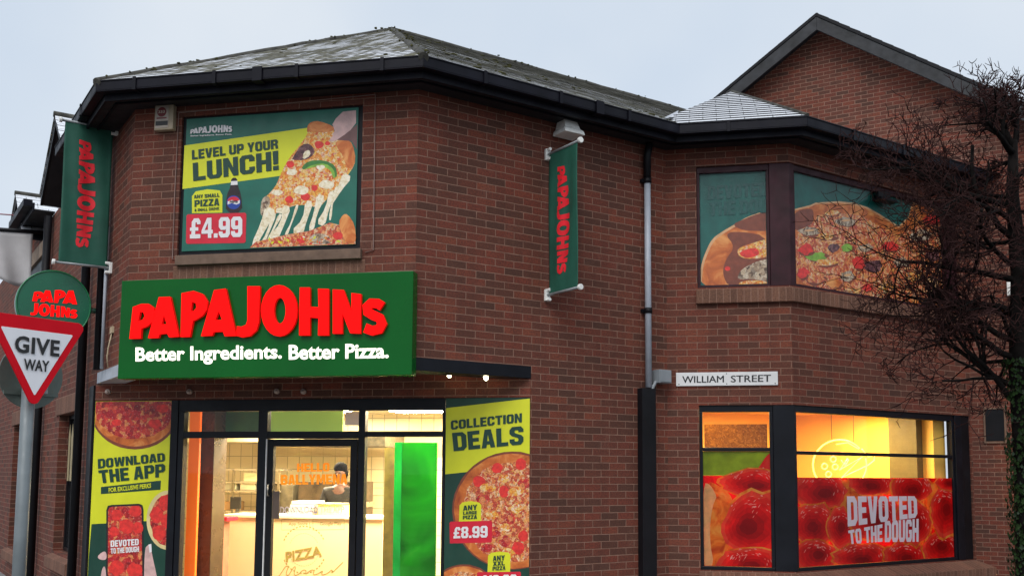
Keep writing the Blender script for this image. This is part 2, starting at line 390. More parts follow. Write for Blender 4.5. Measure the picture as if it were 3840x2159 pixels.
_g('F', 7, [(0, 0), (0, 12), (7, 12), (7, 9.5), (2.9, 9.5), (2.9, 7.2), (6.3, 7.2), (6.3, 4.8), (2.9, 4.8), (2.9, 0)])
_g('G', 8, [(8, 6.4), (8, 2), (6.5, 0), (1.5, 0), (0, 2), (0, 10), (1.5, 12), (6.5, 12), (8, 10), (8, 8.2), (5.1, 8.2), (5.1, 9.3), (4.6, 9.7), (3.4, 9.7), (2.9, 9.3), (2.9, 2.7), (3.4, 2.3), (4.6, 2.3), (5.1, 2.7), (5.1, 4.4), (4.1, 4.4), (4.1, 6.4)])
_g('H', 8, [(0, 0), (0, 12), (2.9, 12), (2.9, 7.3), (5.1, 7.3), (5.1, 12), (8, 12), (8, 0), (5.1, 0), (5.1, 4.8), (2.9, 4.8), (2.9, 0)])
_g('I', 3, [(0, 0), (0, 12), (3, 12), (3, 0)])
_g('K', 8.2, [(0, 0), (0, 12), (2.9, 12), (2.9, 7.6), (4.9, 12), (8, 12), (5.6, 6.6), (8.2, 0), (5, 0), (3.6, 4), (2.9, 2.9), (2.9, 0)])
_g('L', 6.8, [(0, 0), (0, 12), (2.9, 12), (2.9, 2.5), (6.8, 2.5), (6.8, 0)])
_g('M', 10, [(0, 0), (0, 12), (3.4, 12), (5, 6), (6.6, 12), (10, 12), (10, 0), (7.3, 0), (7.3, 7), (5.8, 1.5), (4.2, 1.5), (2.7, 7), (2.7, 0)])
_g('N', 8, [(0, 0), (0, 12), (2.8, 12), (5.3, 5.4), (5.3, 12), (8, 12), (8, 0), (5.3, 0), (2.7, 6.4), (2.7, 0)])
_g('O', 8, _O, _OH)
_g('P', 8, [(0, 0), (0, 12), (6.4, 12), (8, 10.2), (8, 6), (6.4, 4.2), (2.9, 4.2), (2.9, 0)], [(2.9, 6.5), (4.7, 6.5), (5.1, 7), (5.1, 9.2), (4.7, 9.7), (2.9, 9.7)])
_g('R', 8, [(0, 0), (0, 12), (6.4, 12), (8, 10.3), (8, 7), (6.9, 5.8), (8, 4), (8, 0), (5.1, 0), (5.1, 4), (4.6, 4.6), (2.9, 4.6), (2.9, 0)], [(2.9, 6.8), (4.7, 6.8), (5.1, 7.2), (5.1, 9.3), (4.7, 9.7), (2.9, 9.7)])
_g('S', 8, [(0, 4), (2.9, 4), (2.9, 2.8), (3.4, 2.3), (4.6, 2.3), (5.1, 2.8), (5.1, 3.9), (4.6, 4.6), (1.4, 6), (0, 7.6), (0, 10), (1.5, 12), (6.5, 12), (8, 10), (8, 8.2), (5.1, 8.2), (5.1, 9.2), (4.6, 9.7), (3.4, 9.7), (2.9, 9.2), (2.9, 8.3), (3.4, 7.7), (6.8, 6.2), (8, 4.6), (8, 2), (6.5, 0), (1.5, 0), (0, 2)])
_g('T', 7.8, [(2.45, 0), (2.45, 9.5), (0, 9.5), (0, 12), (7.8, 12), (7.8, 9.5), (5.35, 9.5), (5.35, 0)])
_g('U', 8, [(0, 12), (2.9, 12), (2.9, 2.8), (3.4, 2.3), (4.6, 2.3), (5.1, 2.8), (5.1, 12), (8, 12), (8, 2), (6.5, 0), (1.5, 0), (0, 2)])
_g('V', 8.2, [(0, 12), (3, 12), (4.1, 4.4), (5.2, 12), (8.2, 12), (5.9, 0), (2.3, 0)])
_g('W', 11.6, [(0, 12), (2.8, 12), (3.6, 4.6), (4.6, 12), (7, 12), (8, 4.6), (8.8, 12), (11.6, 12), (9.9, 0), (6.9, 0), (5.8, 6.6), (4.7, 0), (1.7, 0)])
_g('X', 8.2, [(0, 12), (3.1, 12), (4.1, 8.6), (5.1, 12), (8.2, 12), (5.8, 6.1), (8.4, 0), (5.2, 0), (4.1, 3.6), (3, 0), (-.2, 0), (2.4, 6.1)])
_g('Y', 8.2, [(0, 12), (3, 12), (4.1, 7.6), (5.2, 12), (8.2, 12), (5.55, 4.8), (5.55, 0), (2.65, 0), (2.65, 4.8)])
_g('Z', 7.5, [(0, 0), (0, 2.2), (4.2, 9.5), (.3, 9.5), (.3, 12), (7.5, 12), (7.5, 9.8), (3.4, 2.5), (7.5, 2.5), (7.5, 0)])
_g('!', 3, [(.2, 3.6), (0, 12), (3, 12), (2.8, 3.6)], [(0, 0), (0, 2.7), (3, 2.7), (3, 0)])
_g('.', 2.7, [(0, 0), (0, 2.6), (2.7, 2.6), (2.7, 0)])
_g('4', 8.1, [(4.6, 0), (4.6, 2.6), (0, 2.6), (0, 4.6), (3.9, 12), (7.1, 12), (7.1, 4.8), (8.1, 4.8), (8.1, 2.6), (7.1, 2.6), (7.1, 0)], [(2.2, 4.8), (4.6, 4.8), (4.6, 9)])
_g('9', 8, [(1.5, 0), (0, 1.8), (0, 3.6), (2.8, 3.6), (2.8, 2.8), (3.3, 2.3), (4.6, 2.3), (5.1, 2.8), (5.1, 4.9), (4.4, 4.5), (1.5, 4.5), (0, 6.3), (0, 10.2), (1.5, 12), (6.5, 12), (8, 10.2), (8, 2), (6.5, 0)], [(2.9, 7), (3.3, 6.7), (4.7, 6.7), (5.1, 7), (5.1, 9.4), (4.7, 9.8), (3.3, 9.8), (2.9, 9.4)])
_g('8', 8, [(1.5, 0), (0, 1.8), (0, 5), (1.1, 6.2), (.1, 7.4), (.1, 10.3), (1.6, 12), (6.4, 12), (7.9, 10.3), (7.9, 7.4), (6.9, 6.2), (8, 5), (8, 1.8), (6.5, 0)], [(2.9, 2.8), (3.4, 2.3), (4.6, 2.3), (5.1, 2.8), (5.1, 4.6), (4.6, 5.1), (3.4, 5.1), (2.9, 4.6)], [(2.9, 7.6), (3.4, 7.2), (4.6, 7.2), (5.1, 7.6), (5.1, 9.3), (4.6, 9.8), (3.4, 9.8), (2.9, 9.3)])
_g('£', 7.6, [(0, 0), (0, 2.4), (1, 2.6), (1.2, 4.6), (0, 4.6), (0, 6.6), (1.2, 6.6), (1.2, 10), (2.8, 12), (6.2, 12), (7.6, 10.2), (7.6, 8.4), (4.9, 8.4), (4.9, 9.3), (4.5, 9.7), (4.1, 9.7), (3.9, 9.2), (3.9, 6.6), (6, 6.6), (6, 4.6), (3.9, 4.6), (3.8, 2.5), (7.6, 2.5), (7.6, 0)])
_g('1', 4.5, [(1.6, 0), (1.6, 8.6), (0, 8.6), (0, 10.2), (2.2, 12), (4.5, 12), (4.5, 0)])
_g('3', 8, [(0, 3.6), (2.8, 3.6), (2.8, 2.8), (3.3, 2.3), (4.6, 2.3), (5.1, 2.8), (5.1, 4.6), (4.6, 5.1), (3, 5.1), (3, 7.2), (4.6, 7.2), (5.1, 7.6), (5.1, 9.3), (4.6, 9.7), (3.3, 9.7), (2.8, 9.2), (2.8, 8.4), (0, 8.4), (0, 10.2), (1.5, 12), (6.5, 12), (8, 10.2), (8, 7.4), (6.8, 6.2), (8, 5), (8, 1.8), (6.5, 0), (1.5, 0), (0, 1.8)])
def block_geo(body):
    lp, x = [], 0
    for ch in body:
        if ch == ' ': x += 3.2; continue
        w_, ls = GL[ch]
        lp += [[(a+x, b) for a, b in l] for l in ls]; x += w_+.8
    return loops_geo('B:'+body, lp)
def word(mb, body, quad, mi, off=.03, y=None, th=.0002):
    mb.lay += 12
    if off == 0:
        for i, d in enumerate((-.0022, 0, .0022)): put(mb, text_geo(body, 0), [(x+d, z+(0, .0012, -.0012)[i]) for x, z in quad], y-.0004-i*.00003, mi, .0002)
        return
    put(mb, block_geo(body) if off >= .04 and all(c == ' ' or c in GL for c in body) else text_geo(body, off), quad, (0 if y is None else y)-mb.lay*.000012, mi, th); mb.lay += 10
_S = [(2230, 368), (2195, 345), (2140, 342), (2108, 372), (2112, 412), (2160, 440), (2210, 462), (2228, 505), (2205, 550), (2150, 562), (2092, 540)]
def _fl(l): return [(x, -y) for x, y in l]
LOGO = [[(232, 372), (300, 347), (358, 347), (400, 378), (412, 430), (392, 490), (345, 528), (300, 545), (294, 625), (203, 627)], [(290, 412), (275, 485), (310, 475), (326, 445), (315, 415)],
 [(440, 293), (532, 290), (602, 610), (522, 615), (508, 585), (447, 590), (436, 620), (353, 622)], [(482, 438), (463, 512), (502, 509)],
 [(622, 262), (720, 243), (792, 268), (832, 330), (826, 392), (790, 442), (732, 478), (714, 484), (690, 611), (614, 613)], [(706, 330), (698, 406), (718, 406), (741, 380), (737, 345)],
 [(883, 237), (977, 225), (1062, 604), (967, 606), (955, 570), (880, 573), (868, 602), (778, 606)], [(921, 408), (893, 477), (947, 475)],
 [(1150, 206), (1250, 206), (1243, 490), (1222, 560), (1172, 605), (1105, 616), (1062, 602), (1066, 525), (1102, 530), (1138, 515), (1150, 480)],
 [(1405+146*math.cos(R(a)), 402+206*math.sin(R(a))) for a in range(0, 360, 15)], [(1411+46*math.cos(R(a)), 402+104*math.sin(R(a))) for a in range(0, 360, 20)],
 [(1570, 216), (1652, 216), (1652, 370), (1720, 374), (1716, 226), (1802, 228), (1802, 600), (1716, 600), (1719, 462), (1652, 457), (1652, 600), (1564, 600)],
 [(1834, 232), (1922, 236), (1984, 405), (1984, 260), (2062, 270), (2058, 586), (1974, 582), (1912, 425), (1912, 586), (1834, 586)],
 stroke(_S, 78)]
def dens(l, d=14):
    o = []
    for (ax, az), (bx, bz) in zip(l, l[1:]+l[:1]):
        k = max(1, int(math.hypot(bx-ax, bz-az)/d)); o += [(ax+(bx-ax)*i/k, az+(bz-az)*i/k) for i in range(k)]
    return o
def logo(): return loops_geo('LOGO', [dens(_fl(l)) for l in LOGO])
def logo_half(i0, i1, key): return loops_geo(key, [_fl(l) for l in LOGO[i0:i1]])

WM = {}
def empty(name, M, label=None, cat=None, group=None):
    o = bpy.data.objects.new(name, None); o.empty_display_size = .2; COL.objects.link(o); o.matrix_world = M; WM[o] = M
    tag(o, label, cat, group); return o
def tag(o, label=None, cat=None, group=None, kind=None):
    if label: o['label'] = label
    if cat: o['category'] = cat
    if group: o['group'] = group
    if kind: o['kind'] = kind
    return o
def obj(name, mb, mats, M, parent=None, bevel=0, base=(0, 0, 0)):
    """mesh given in the coordinates of M, its origin moved to base"""
    me = bpy.data.meshes.new(name); bx, by, bz = base
    me.from_pydata([(x-bx, y-by, z-bz) for x, y, z in mb.v], [], mb.f)
    for m in (mats if isinstance(mats, (list, tuple)) else [mats]): me.materials.append(m)
    me.polygons.foreach_set('material_index', mb.m); me.polygons.foreach_set('use_smooth', mb.sm); me.update()
    o = bpy.data.objects.new(name, me); COL.objects.link(o)
    Mw = M @ Matrix.Translation(base); WM[o] = Mw
    if parent:
        o.parent = parent; o.matrix_basis = WM[parent].inverted() @ Mw
    else: o.matrix_world = Mw
    if bevel:
        b = o.modifiers.new('b', 'BEVEL'); b.width = bevel; b.segments = 2; b.limit_method = 'ANGLE'; b.angle_limit = R(50)
    return o
def wall_holes(x0, x1, z0, z1, holes, th, mb=None, y=0):
    mb = mb or MB(); xs = sorted({x0, x1, *[h[0] for h in holes], *[h[1] for h in holes]}); zs = sorted({z0, z1, *[h[2] for h in holes], *[h[3] for h in holes]})
    xs = [x for x in xs if x0 <= x <= x1]; zs = [z for z in zs if z0 <= z <= z1]
    solid = lambda a, b: 0 <= a < len(xs)-1 and 0 <= b < len(zs)-1 and not any(h[0] <= (xs[a]+xs[a+1])/2 <= h[1] and h[2] <= (zs[b]+zs[b+1])/2 <= h[3] for h in holes)
    for i in range(len(xs)-1):
        for j in range(len(zs)-1):
            if not solid(i, j): continue
            a, b, c, d = xs[i], xs[i+1], zs[j], zs[j+1]; t = y+th
            mb.face([(a, y, c), (b, y, c), (b, y, d), (a, y, d)]); mb.face([(b, t, c), (a, t, c), (a, t, d), (b, t, d)])
            if not solid(i-1, j): mb.face([(a, t, c), (a, y, c), (a, y, d), (a, t, d)])
            if not solid(i+1, j): mb.face([(b, y, c), (b, t, c), (b, t, d), (b, y, d)])
            if not solid(i, j-1): mb.face([(a, t, c), (b, t, c), (b, y, c), (a, y, c)])
            if not solid(i, j+1): mb.face([(a, y, d), (b, y, d), (b, t, d), (a, t, d)])
    return mb

# ================================================================== SETTING
def onz(px, py, z, fr):
    d = ray(px*1.4913, py*1.4913); k = (z-CH)/d.z; q = Vector((0, 0, CH)) + d*k - fr.o
    return (q @ fr.u, q @ fr.f)
def perp(fr, x, px, py):              # pixel (2575 wide) -> y, z on the plane that stands square to the wall at x
    d = ray(px*1.4913, py*1.4913); c = Vector((0, 0, CH)); k = ((fr.w(x) - c) @ fr.u)/(d @ fr.u); q = c + d*k - fr.o
    return (q @ fr.f, q.z)
def asphalt():
    n = NT('asphalt'); c = n.coord(); n.set(n.ramp(n.noise(90, 4, c), [(.3, G(.03)), (.7, G(.075))]), n.ramp(n.noise(.7, 4, c), [(.4, G(.35)), (.6, G(.85))]))
    n.bump(n.noise(140, 3, c), .5, .004); return n.m
def paving():
    n = NT('paving_slabs'); c = n.coord(); br = n.n('ShaderNodeTexBrick'); n.l(c, br.inputs[0]); br.inputs['Scale'].default_value = 1
    br.inputs['Brick Width'].default_value = .6; br.inputs['Row Height'].default_value = .45; br.inputs['Mortar Size'].default_value = .006
    br.inputs['Color1'].default_value = G(.2); br.inputs['Color2'].default_value = G(.28); br.inputs['Mortar'].default_value = G(.08)
    n.set(n.mix(n.ramp(n.noise(5, 5, c), [(.4, G(0)), (.7, G(.5))]), br.outputs[0], G(.12)), .7); return n.m
m = MB(); m.face([(-900, -900, -.12), (900, -900, -.12), (900, 900, -.12), (-900, 900, -.12)])
tag(obj('road', m, asphalt(), Matrix()), kind='structure')
def xy(v): return (v.x, v.y)
m = MB(); PV = [xy(p) for p in (L.w(-14, 1), L.w(-14, -2.4), A.w(-1, -2.4), A.w(LA+1, -2.4), B.w(LB-.6, -3), D.w(1.5, -2.4), E.w(5, -3), E.w(5, 9), L.w(-14, 9))]
m.slab(PV, -.3, 0); tag(obj('pavement', m, paving(), Matrix()), kind='structure')
m = MB()
for a, b in zip(PV[1:6], PV[2:7]):
    a, b = Vector((*a, 0)), Vector((*b, 0)); t = (b-a).normalized(); q = Vector((t.y, -t.x, 0))*.14
    m.hexa([a+Vector((0, 0, -.3)), b+Vector((0, 0, -.3)), b+Vector((0, 0, .004)), a+Vector((0, 0, .004))], [a+q+Vector((0, 0, -.3)), b+q+Vector((0, 0, -.3)), b+q+Vector((0, 0, .004)), a+q+Vector((0, 0, .004))])
tag(obj('kerb', m, plain('kerb_stone', '#77736c', .8, 0, .2, 8), Matrix()), kind='structure')

# ================================================================== CORNER SHOP BUILDING
ZE, ZT, OH = 5.6, 5.45, .42
bld = empty('corner_shop_building', A.M(), 'red brick corner shop building with angled corner, deep black eaves and mossy slate roof', 'building')
TH = .28
def bpart(name, mb, mats, fr, bevel=0, base=(0, 0, 0), parent=None): return obj(name, mb, mats, fr.M(), parent or bld, bevel, base)
# walls
bpart('wall', wall_holes(0, LA, 2.84, ZT, [(.53, 2.465, 3.9, 5.34)], TH), BRICK, A)
bpart('wall', wall_holes(0, LB, 0, ZT, [(-.1, 1.34, -1, 2.84)], TH), BRICK, B)
PV2 = [L.D(150, 1040), L.D(150, 1400)]
LWIN = (-3.72, -2.3, .72, 2.47); LW2 = (-8.2, -6.5, .5, 2.5)
bpart('wall', wall_holes(-13, 0, 0, ZT, [(-1.34, .1, -1, 2.84), LWIN, LW2], TH), BRICK, L)
bpart('wall', wall_holes(0, LC, 0, ZT, [(.345, LC+1, 3.84, 5.235), (.345, LC+1, .72, 2.52)], TH), BRICK, C)
bpart('wall', wall_holes(0, LD, 0, ZT, [(-1, 3.2, 3.84, 5.235), (-1, LD-.03, .72, 2.52)], TH), BRICK, D)
bpart('wall', wall_holes(-4.925, -.005, 2.525, 2.84, [], .2), BRICK, S)
# eaves
PTS = [L.w(-3.2), L.w(0), B.w(0), C.w(0), D.w(0), D.w(LD)]
NRM = [-L.f, -A.f, -B.f, -C.f, -D.f]
def off(d):
    o = [PTS[0]+NRM[0]*d]
    for i in range(1, 5):
        n0, n1 = NRM[i-1], NRM[i]; o.append(PTS[i] + (n0+n1)*(d/(1+n0 @ n1)))
    return o + [PTS[5]+NRM[4]*d]
PTS[0] = L.w(-2.25)
def ring(mb, d0, d1, z0, z1, mi=0):
    a, b = off(d0), off(d1)
    for i in range(5):
        f = lambda p, z: (p.x, p.y, z)
        mb.hexa([f(b[i], z0), f(b[i+1], z0), f(b[i+1], z1), f(b[i], z1)], [f(a[i], z0), f(a[i+1], z0), f(a[i+1], z1), f(a[i], z1)], mi)
m = MB(); ring(m, .0, .3, ZT, ZT+.02); bpart('soffit', m, SOFFIT, W0)
m = MB(); ring(m, .3, .325, 5.425, 5.565); ring(m, .19, .215, 5.432, 5.448); bpart('fascia', m, FASCIA, W0)
m = MB()
for d0, d1, z0, z1 in ((.33, .42, 5.488, 5.5), (.408, .42, 5.5, 5.6), (.33, .342, 5.5, 5.6), (.42, .428, 5.588, 5.602)): ring(m, d0, d1, z0, z1)
bpart('gutter', m, FASCIA, W0, .004)
for fr, xs in ((A, (.25, 1.1, 1.95, 2.8)), (B, (.5, 1.4, 2.3)), (C, (.7,)), (D, (.6, 1.5, 2.4)), (L, (-.6, -1.5))):
    for x in xs:
        m = MB(); m.box(x-.018, x+.018, -.429, -.33, 5.478, 5.487); m.box(x-.018, x+.018, -.436, -.429, 5.478, 5.607); bpart('gutter_bracket', m, FASCIA, fr, .002, base=(x, -.43, 5.48))
for fr, x in ((A, 1.55), (B, 1.9), (D, 1.95)):
    m = MB(); m.box(x-.05, x+.05, -.437, -.33, 5.47, 5.476); m.box(x-.05, x+.05, -.442, -.4295, 5.47, 5.61); bpart('gutter_union', m, FASCIA, fr, .003, base=(x, -.43, 5.48))
# roof
PITCH = R(28.9); ct, stn = math.cos(PITCH), math.sin(PITCH)
def rp(fr, s, t): return fr.w(s, -OH + t*ct, ZE + t*stn)
SEAT = MB()
def roof_face(name, pts, mat, parent, step=.17, P0=None, P1=None, lift=.006, riser=None):
    P0 = P0 or pts[0]; P1 = P1 or pts[1]
    x = (P1-P0).normalized(); n = (pts[1]-pts[0]).cross(pts[2]-pts[0]).normalized()
    if n.z < 0: n = -n
    y = n.cross(x).normalized()
    if y.z < 0: x = -x; y = n.cross(x)
    M = Matrix((( x.x, y.x, n.x, P0.x), (x.y, y.y, n.y, P0.y), (x.z, y.z, n.z, P0.z), (0, 0, 0, 1)))
    loc = [((p-P0) @ x, (p-P0) @ y) for p in pts]; mb = MB()
    top = max(v for u, v in loc); k = 0; v0 = min(v for u, v in loc)
    while v0 + k*step < top:
        a, b = v0 + k*step, v0 + (k+1)*step
        c = clipx(clipx(loc, b, True, 1), a, False, 1)
        if len(c) > 2:
            zz = lambda v: lift*(1-(v-a)/step)+random.uniform(-.001, .001)
            mb.face([(u, v, zz(v)) for u, v in c])
            lo = [p for p in c if abs(p[1]-a) < 1e-6]
            if len(lo) >= 2:
                u0, u1 = min(p[0] for p in lo), max(p[0] for p in lo)
                mb.face([(u0, a, -.002), (u1, a, -.002), (u1, a, lift), (u0, a, lift)], 1)
        k += 1
    o_ = obj(name, mb, [mat, riser or SLATE_EDGE], M, parent); return o_
q = OH*math.tan(R(22.5)); rA = (LA+2*q)/(2*math.tan(R(22.5))); tA = rA/ct
APEX = rp(A, LA/2, tA)
sB = (APEX-B.o) @ B.u; sL = (APEX-L.o) @ L.u
roofA = roof_face('roof_slope', [rp(A, -q, 0), rp(A, LA+q, 0), APEX], SLATE, bld)
roof_face('roof_slope', [rp(B, -q, 0), rp(B, 7, 0), rp(B, 7, tA), rp(B, sB, tA)], SLATE, bld)
roof_face('roof_slope', [rp(L, -2.25, 0), rp(L, q, 0), rp(L, sL, tA), rp(L, -2.25, tA)], SLATE, bld)
roof_face('roof_slope', [B.w(sB, -OH+2*rA, ZE), B.w(9, -OH+2*rA, ZE), rp(B, 9, tA), APEX], SLATE, bld)
RIDGE = plain('ridge_tile', (.05, .048, .04, 1), .9, 0, .6, 9, bump=.5)
MOSS = plain('moss', (.05, .048, .012, 1), 1, 0, .6, 14)
def ridge(a, b, r=.06, moss=14):
    m = MB(); k = max(2, int((b-a).length/.3))
    pts = [a.lerp(b, i/k)+Vector((0, 0, random.uniform(-.008, .008)-.02)) for i in range(k+1)]
    m.tube(pts, r, 8); bpart('ridge_tiles', m, RIDGE, W0)
    m = MB()
    for i in range(int((b-a).length*moss*1.6)):
        p = a.lerp(b, random.random()); m.ball((p.x+random.gauss(0, .035), p.y+random.gauss(0, .035), p.z+.012), (random.uniform(.008, .026), random.uniform(.008, .026), random.uniform(.005, .014)), 0, 6, .3)
    tag(bpart('moss', m, MOSS, W0), kind='stuff')
ridge(rp(A, LA+q, 0), APEX, .05, 10); ridge(rp(A, -q, 0), APEX, .05, 12); ridge(APEX, rp(B, 7, tA), .055, 16); ridge(APEX, rp(L, -2.25, tA), .055, 4)
m = MB()
for fr, s0, s1 in ((A, 0, LA), (B, -.1, LB-.3)):
    for i in range(90 if fr is B else 30):
        s, t = random.uniform(s0, s1), random.uniform(.05, tA*.95)
        if fr is B and s < sB*t/tA: continue
        if fr is A and abs(s-LA/2) > (LA/2)*(1-t/tA)*.95: continue
        p = rp(fr, s, t); r = random.uniform(.01, .035); m.ball((p.x, p.y, p.z+.004), (r*1.4, r, r*.35), 0, 6, .35)
tag(bpart('moss', m, MOSS, W0), kind='stuff')
# small slate roof over the canted bay
def plane_pt(P, n, px, py):
    d = ray(px*1.4913, py*1.4913); c = Vector((0, 0, CH)); return c + d*(((P-c) @ n)/(d @ n))
c0, c1 = rp(C, -q, 0), rp(C, LC+q, 0); nC = (c1-c0).cross(rp(C, 0, 1)-rp(C, 0, 0))
BAP = plane_pt(c0, nC, 1840, 231)
roof_face('bay_roof', [c0, c1, BAP], SNOWY, bld, .145, lift=.012, riser=DARK_EDGE)
d1 = rp(D, LD+.3, 0)
roof_face('bay_roof', [rp(D, -q, 0), d1, BAP+D.u*2.2+Vector((0, 0, -.1)), BAP], SNOWY, bld, .15)
roof_face('bay_roof', [c0, BAP, rp(B, LB+1.6, 2.2)], SLATE, bld, .15)
m = MB(); va = rp(B, LB-q-.16, .02); vb = rp(B, LB+.2, .5)
m.face([va+Vector((0, 0, .03)), c0+Vector((0, 0, .03))+(c1-c0)*.04, c0.lerp(BAP, .33)+Vector((0, 0, .035)), vb+Vector((0, 0, .035))])
bpart('lead_valley', m, plain('lead_flashing', '#c9ccd2', .5, 0, .1, 6), W0)
m = MB(); m.tube([c1+Vector((0, 0, .01)), BAP], .025, 6); bpart('ridge_tiles', m, RIDGE, W0)

# gablets along the side street
def gablet(px, pz, half, drop):
    y = -.3; lz, rz_ = pz-drop, pz-drop
    for sg in (-1, 1):
        m = MB(); m.prism([(px, pz), (px, pz-.13), (px+sg*half, lz-.13), (px+sg*half, lz)], y, y+.03); bpart('verge', m, BLACK, L, .004)
        m = MB(); m.prism([(px, pz-.1), (px, pz-.12), (px+sg*half, lz-.12), (px+sg*half, lz-.1)], y+.031, .3); bpart('verge_soffit', m, SOFFIT, L)
        p = [L.w(px+sg*half, y-.02, lz+.01), L.w(px+sg*half, 4.5, lz+.01), L.w(px, 4.5, pz+.01), L.w(px, y-.02, pz+.01)]
        roof_face('gablet_roof', p, SNOWY if sg > 0 else SLATE, bld, .16)
    m = MB(); m.tube([L.w(px, y-.03, pz+.015), L.w(px, 4.5, pz+.015)], .04, 6); bpart('ridge_tiles', m, RIDGE, W0)
    m = MB(); m.prism([(px-half, ZT), (px+half, ZT), (px+half, max(ZT+.01, lz-.1)), (px, pz-.12), (px-half, max(ZT+.01, lz-.1))], .0, .25); bpart('wall', m, BRICK, L)
for a, b_ in ((-13, -2.25),):
    roof_face('roof_slope', [L.w(a, .02, 5.455), L.w(b_, .02, 5.455), L.w(b_, 3.6, 7.43), L.w(a, 3.6, 7.43)], SLATE, bld)
gablet(-3.19, 6.30, 1.0, .83); gablet(-6.9, 6.14, 1.0, .8)
for z0, z1, y0, y1, mt in ((5.43, 5.56, -.3, -.27, FASCIA), (5.45, 5.47, -.27, .0, SOFFIT), (5.5, 5.6, -.42, -.3, FASCIA)):
    m = MB(); m.box(-6.6, -4.95, y0, y1, z0, z1); bpart('eaves_board', m, mt, L, .004)

# --- upper floor: window opening behind the big poster, sill, soldier course
m = MB(); m.box(.531, 2.464, .03, .1, 3.901, 5.339); bpart('window', m, BLACK, A)
m = MB(); m.box(.54, 2.49, -.055, .1, 3.795, 3.895); bpart('sill', m, STONE, A, .006)
m = MB(); m.box(.5, 2.52, -.006, .05, 3.57, 3.793); bpart('soldier_course', m, SOLD, A, base=(.5, 0, 3.57))
# --- beams over the cut-away corner, soffit over the doorway
m = MB(); m.box(.0, 1.339, -.004, .25, 2.715, 2.838); bpart('lintel_beam', m, FRAME, B, .004)
m = MB(); m.box(-1.339, -.0, -.004, .25, 2.715, 2.838); bpart('lintel_beam', m, GREYPL, L, .004)  # grey colour stands in for the sky's sheen on this beam
m = MB(); m.box(.0, LA, .0, .2, 2.72, 2.836); bpart('lintel_beam', m, BLACK, A)
m = MB(); m.slab([xy(p) for p in (A.w(.0, .2), A.w(LA, .2), B.w(1.339, .05), S.w(-.01, .06), S.w(-4.9, .06), L.w(-1.339, .05))], 2.82, 2.83)
bpart('doorway_ceiling', m, plain('ceiling_boards', (.05, .02, .017, 1), .6), W0)
# --- C and D bay windows
BAYW = {}
def mitre(fr1, x1, fr2, x2, d, z0, z1, mb):      # plan wedge round the bay corner
    n0, n1 = -C.f, -D.f; cc = D.o + (n0+n1)*(d/(1+n0 @ n1)); return cc
up = MB()
up.slab([xy(p) for p in (C.w(1.145, .012), C.w(LC, .012)+D.u*.005, D.w(.095, .012), D.w(.095, .14), C.w(1.145, .14))], 3.842, 5.234)
bpart('window_post', up, MAROON, W0, .006)
def frame(fr, x0, x1, z0, z1, t, y0, y1, mat, name, bars=(), top=None, parts=None):
    m = MB(); tp = top or t
    m.box(x0, x1, y0, y1, z1-tp, z1); m.box(x0, x1, y0, y1, z0, z0+t); m.box(x0, x0+t, y0+.002, y1-.002, z0+t, z1-tp); m.box(x1-t, x1, y0+.002, y1-.002, z0+t, z1-tp)
    for b in bars: m.box(x0+t, x1-t, y0+.01, y1-.01, b-.02, b+.02)
    return bpart(name, m, mat, fr, .004, base=(x0, 0, z0))
f1 = frame(C, .347, 1.144, 3.842, 5.234, .032, .03, .11, MAROON, 'window', top=.07)
f2 = frame(D, .096, 3.198, 3.842, 5.234, .035, .03, .11, MAROON, 'window', top=.07)
m = MB(); m.box(2.94, 3.16, .02, .12, 3.88, 5.16); obj('mullion', m, MAROON, D.M(), f2, .004)
low = MB(); low.slab([xy(p) for p in (C.w(1.142, .006), C.w(LC, .006)+D.u*.003, D.w(.034, .006), D.w(.034, .14), C.w(1.142, .14))], .722, 2.518)
bpart('window_post', low, FRAME, W0, .004)
f3 = frame(C, .347, 1.141, .722, 2.518, .036, .02, .1, FRAME, 'window', bars=(2.033,), top=.072)
f4 = frame(D, .035, 2.985, .722, 2.518, .036, .02, .1, FRAME, 'window', bars=(1.985+.015,), top=.075)
m = MB(); m.box(2.986, 3.12, .0, .12, .722, 2.518); bpart('window_post', m, FRAME, D, .004)
m = MB(); m.box(3.122, 3.315, .02, .12, .722, 2.518); bpart('side_panel', m, BLACK, D, .004)
for par, fr, x0, x1, z0, z1 in ((f3, C, .38, 1.108, .758, 2.013), (f3, C, .38, 1.108, 2.053, 2.446), (f4, D, .07, 2.95, .758, 1.98), (f4, D, .07, 2.95, 2.02, 2.443)):
    m = MB(); m.box(x0, x1, .055, .061, z0, z1); obj('pane', m, GLASS, fr.M(), par)
for par, fr, x0, x1 in ((f1, C, .378, 1.113), (f2, D, .13, 2.938)):
    m = MB(); m.box(x0, x1, .085, .1, 3.875, 5.165); obj('backing', m, BLACK, fr.M(), par); m = MB(); m.box(x0, x1, .046, .05, 3.875, 5.165); obj('pane', m, DULL, fr.M(), par)
mi_ = OH*0
def sill(z0, z1, proj, slope, c_x0, d_x1, name):
    t = math.tan(R(22.5)); m = MB()
    m.hexa([(c_x0, -proj, z0), (LC+proj*t, -proj, z0), (LC+proj*t, -proj, z1-slope), (c_x0, -proj, z1-slope)], [(c_x0, .03, z0), (LC-.03*t, .03, z0), (LC-.03*t, .03, z1), (c_x0, .03, z1)])
    bpart(name, m, SOLD, C, .005, base=(c_x0, 0, z0))
    m = MB(); m.hexa([(-proj*t, -proj, z0), (d_x1, -proj, z0), (d_x1, -proj, z1-slope), (-proj*t, -proj, z1-slope)], [(.03*t, .03, z0), (d_x1, .03, z0), (d_x1, .03, z1), (.03*t, .03, z1)])
    bpart(name, m, SOLD, D, .005, base=(0, 0, z0))
sill(3.655, 3.838, .05, .03, .33, 3.25, 'sill'); sill(.52, .719, .2, .09, .33, 3.45, 'sill')
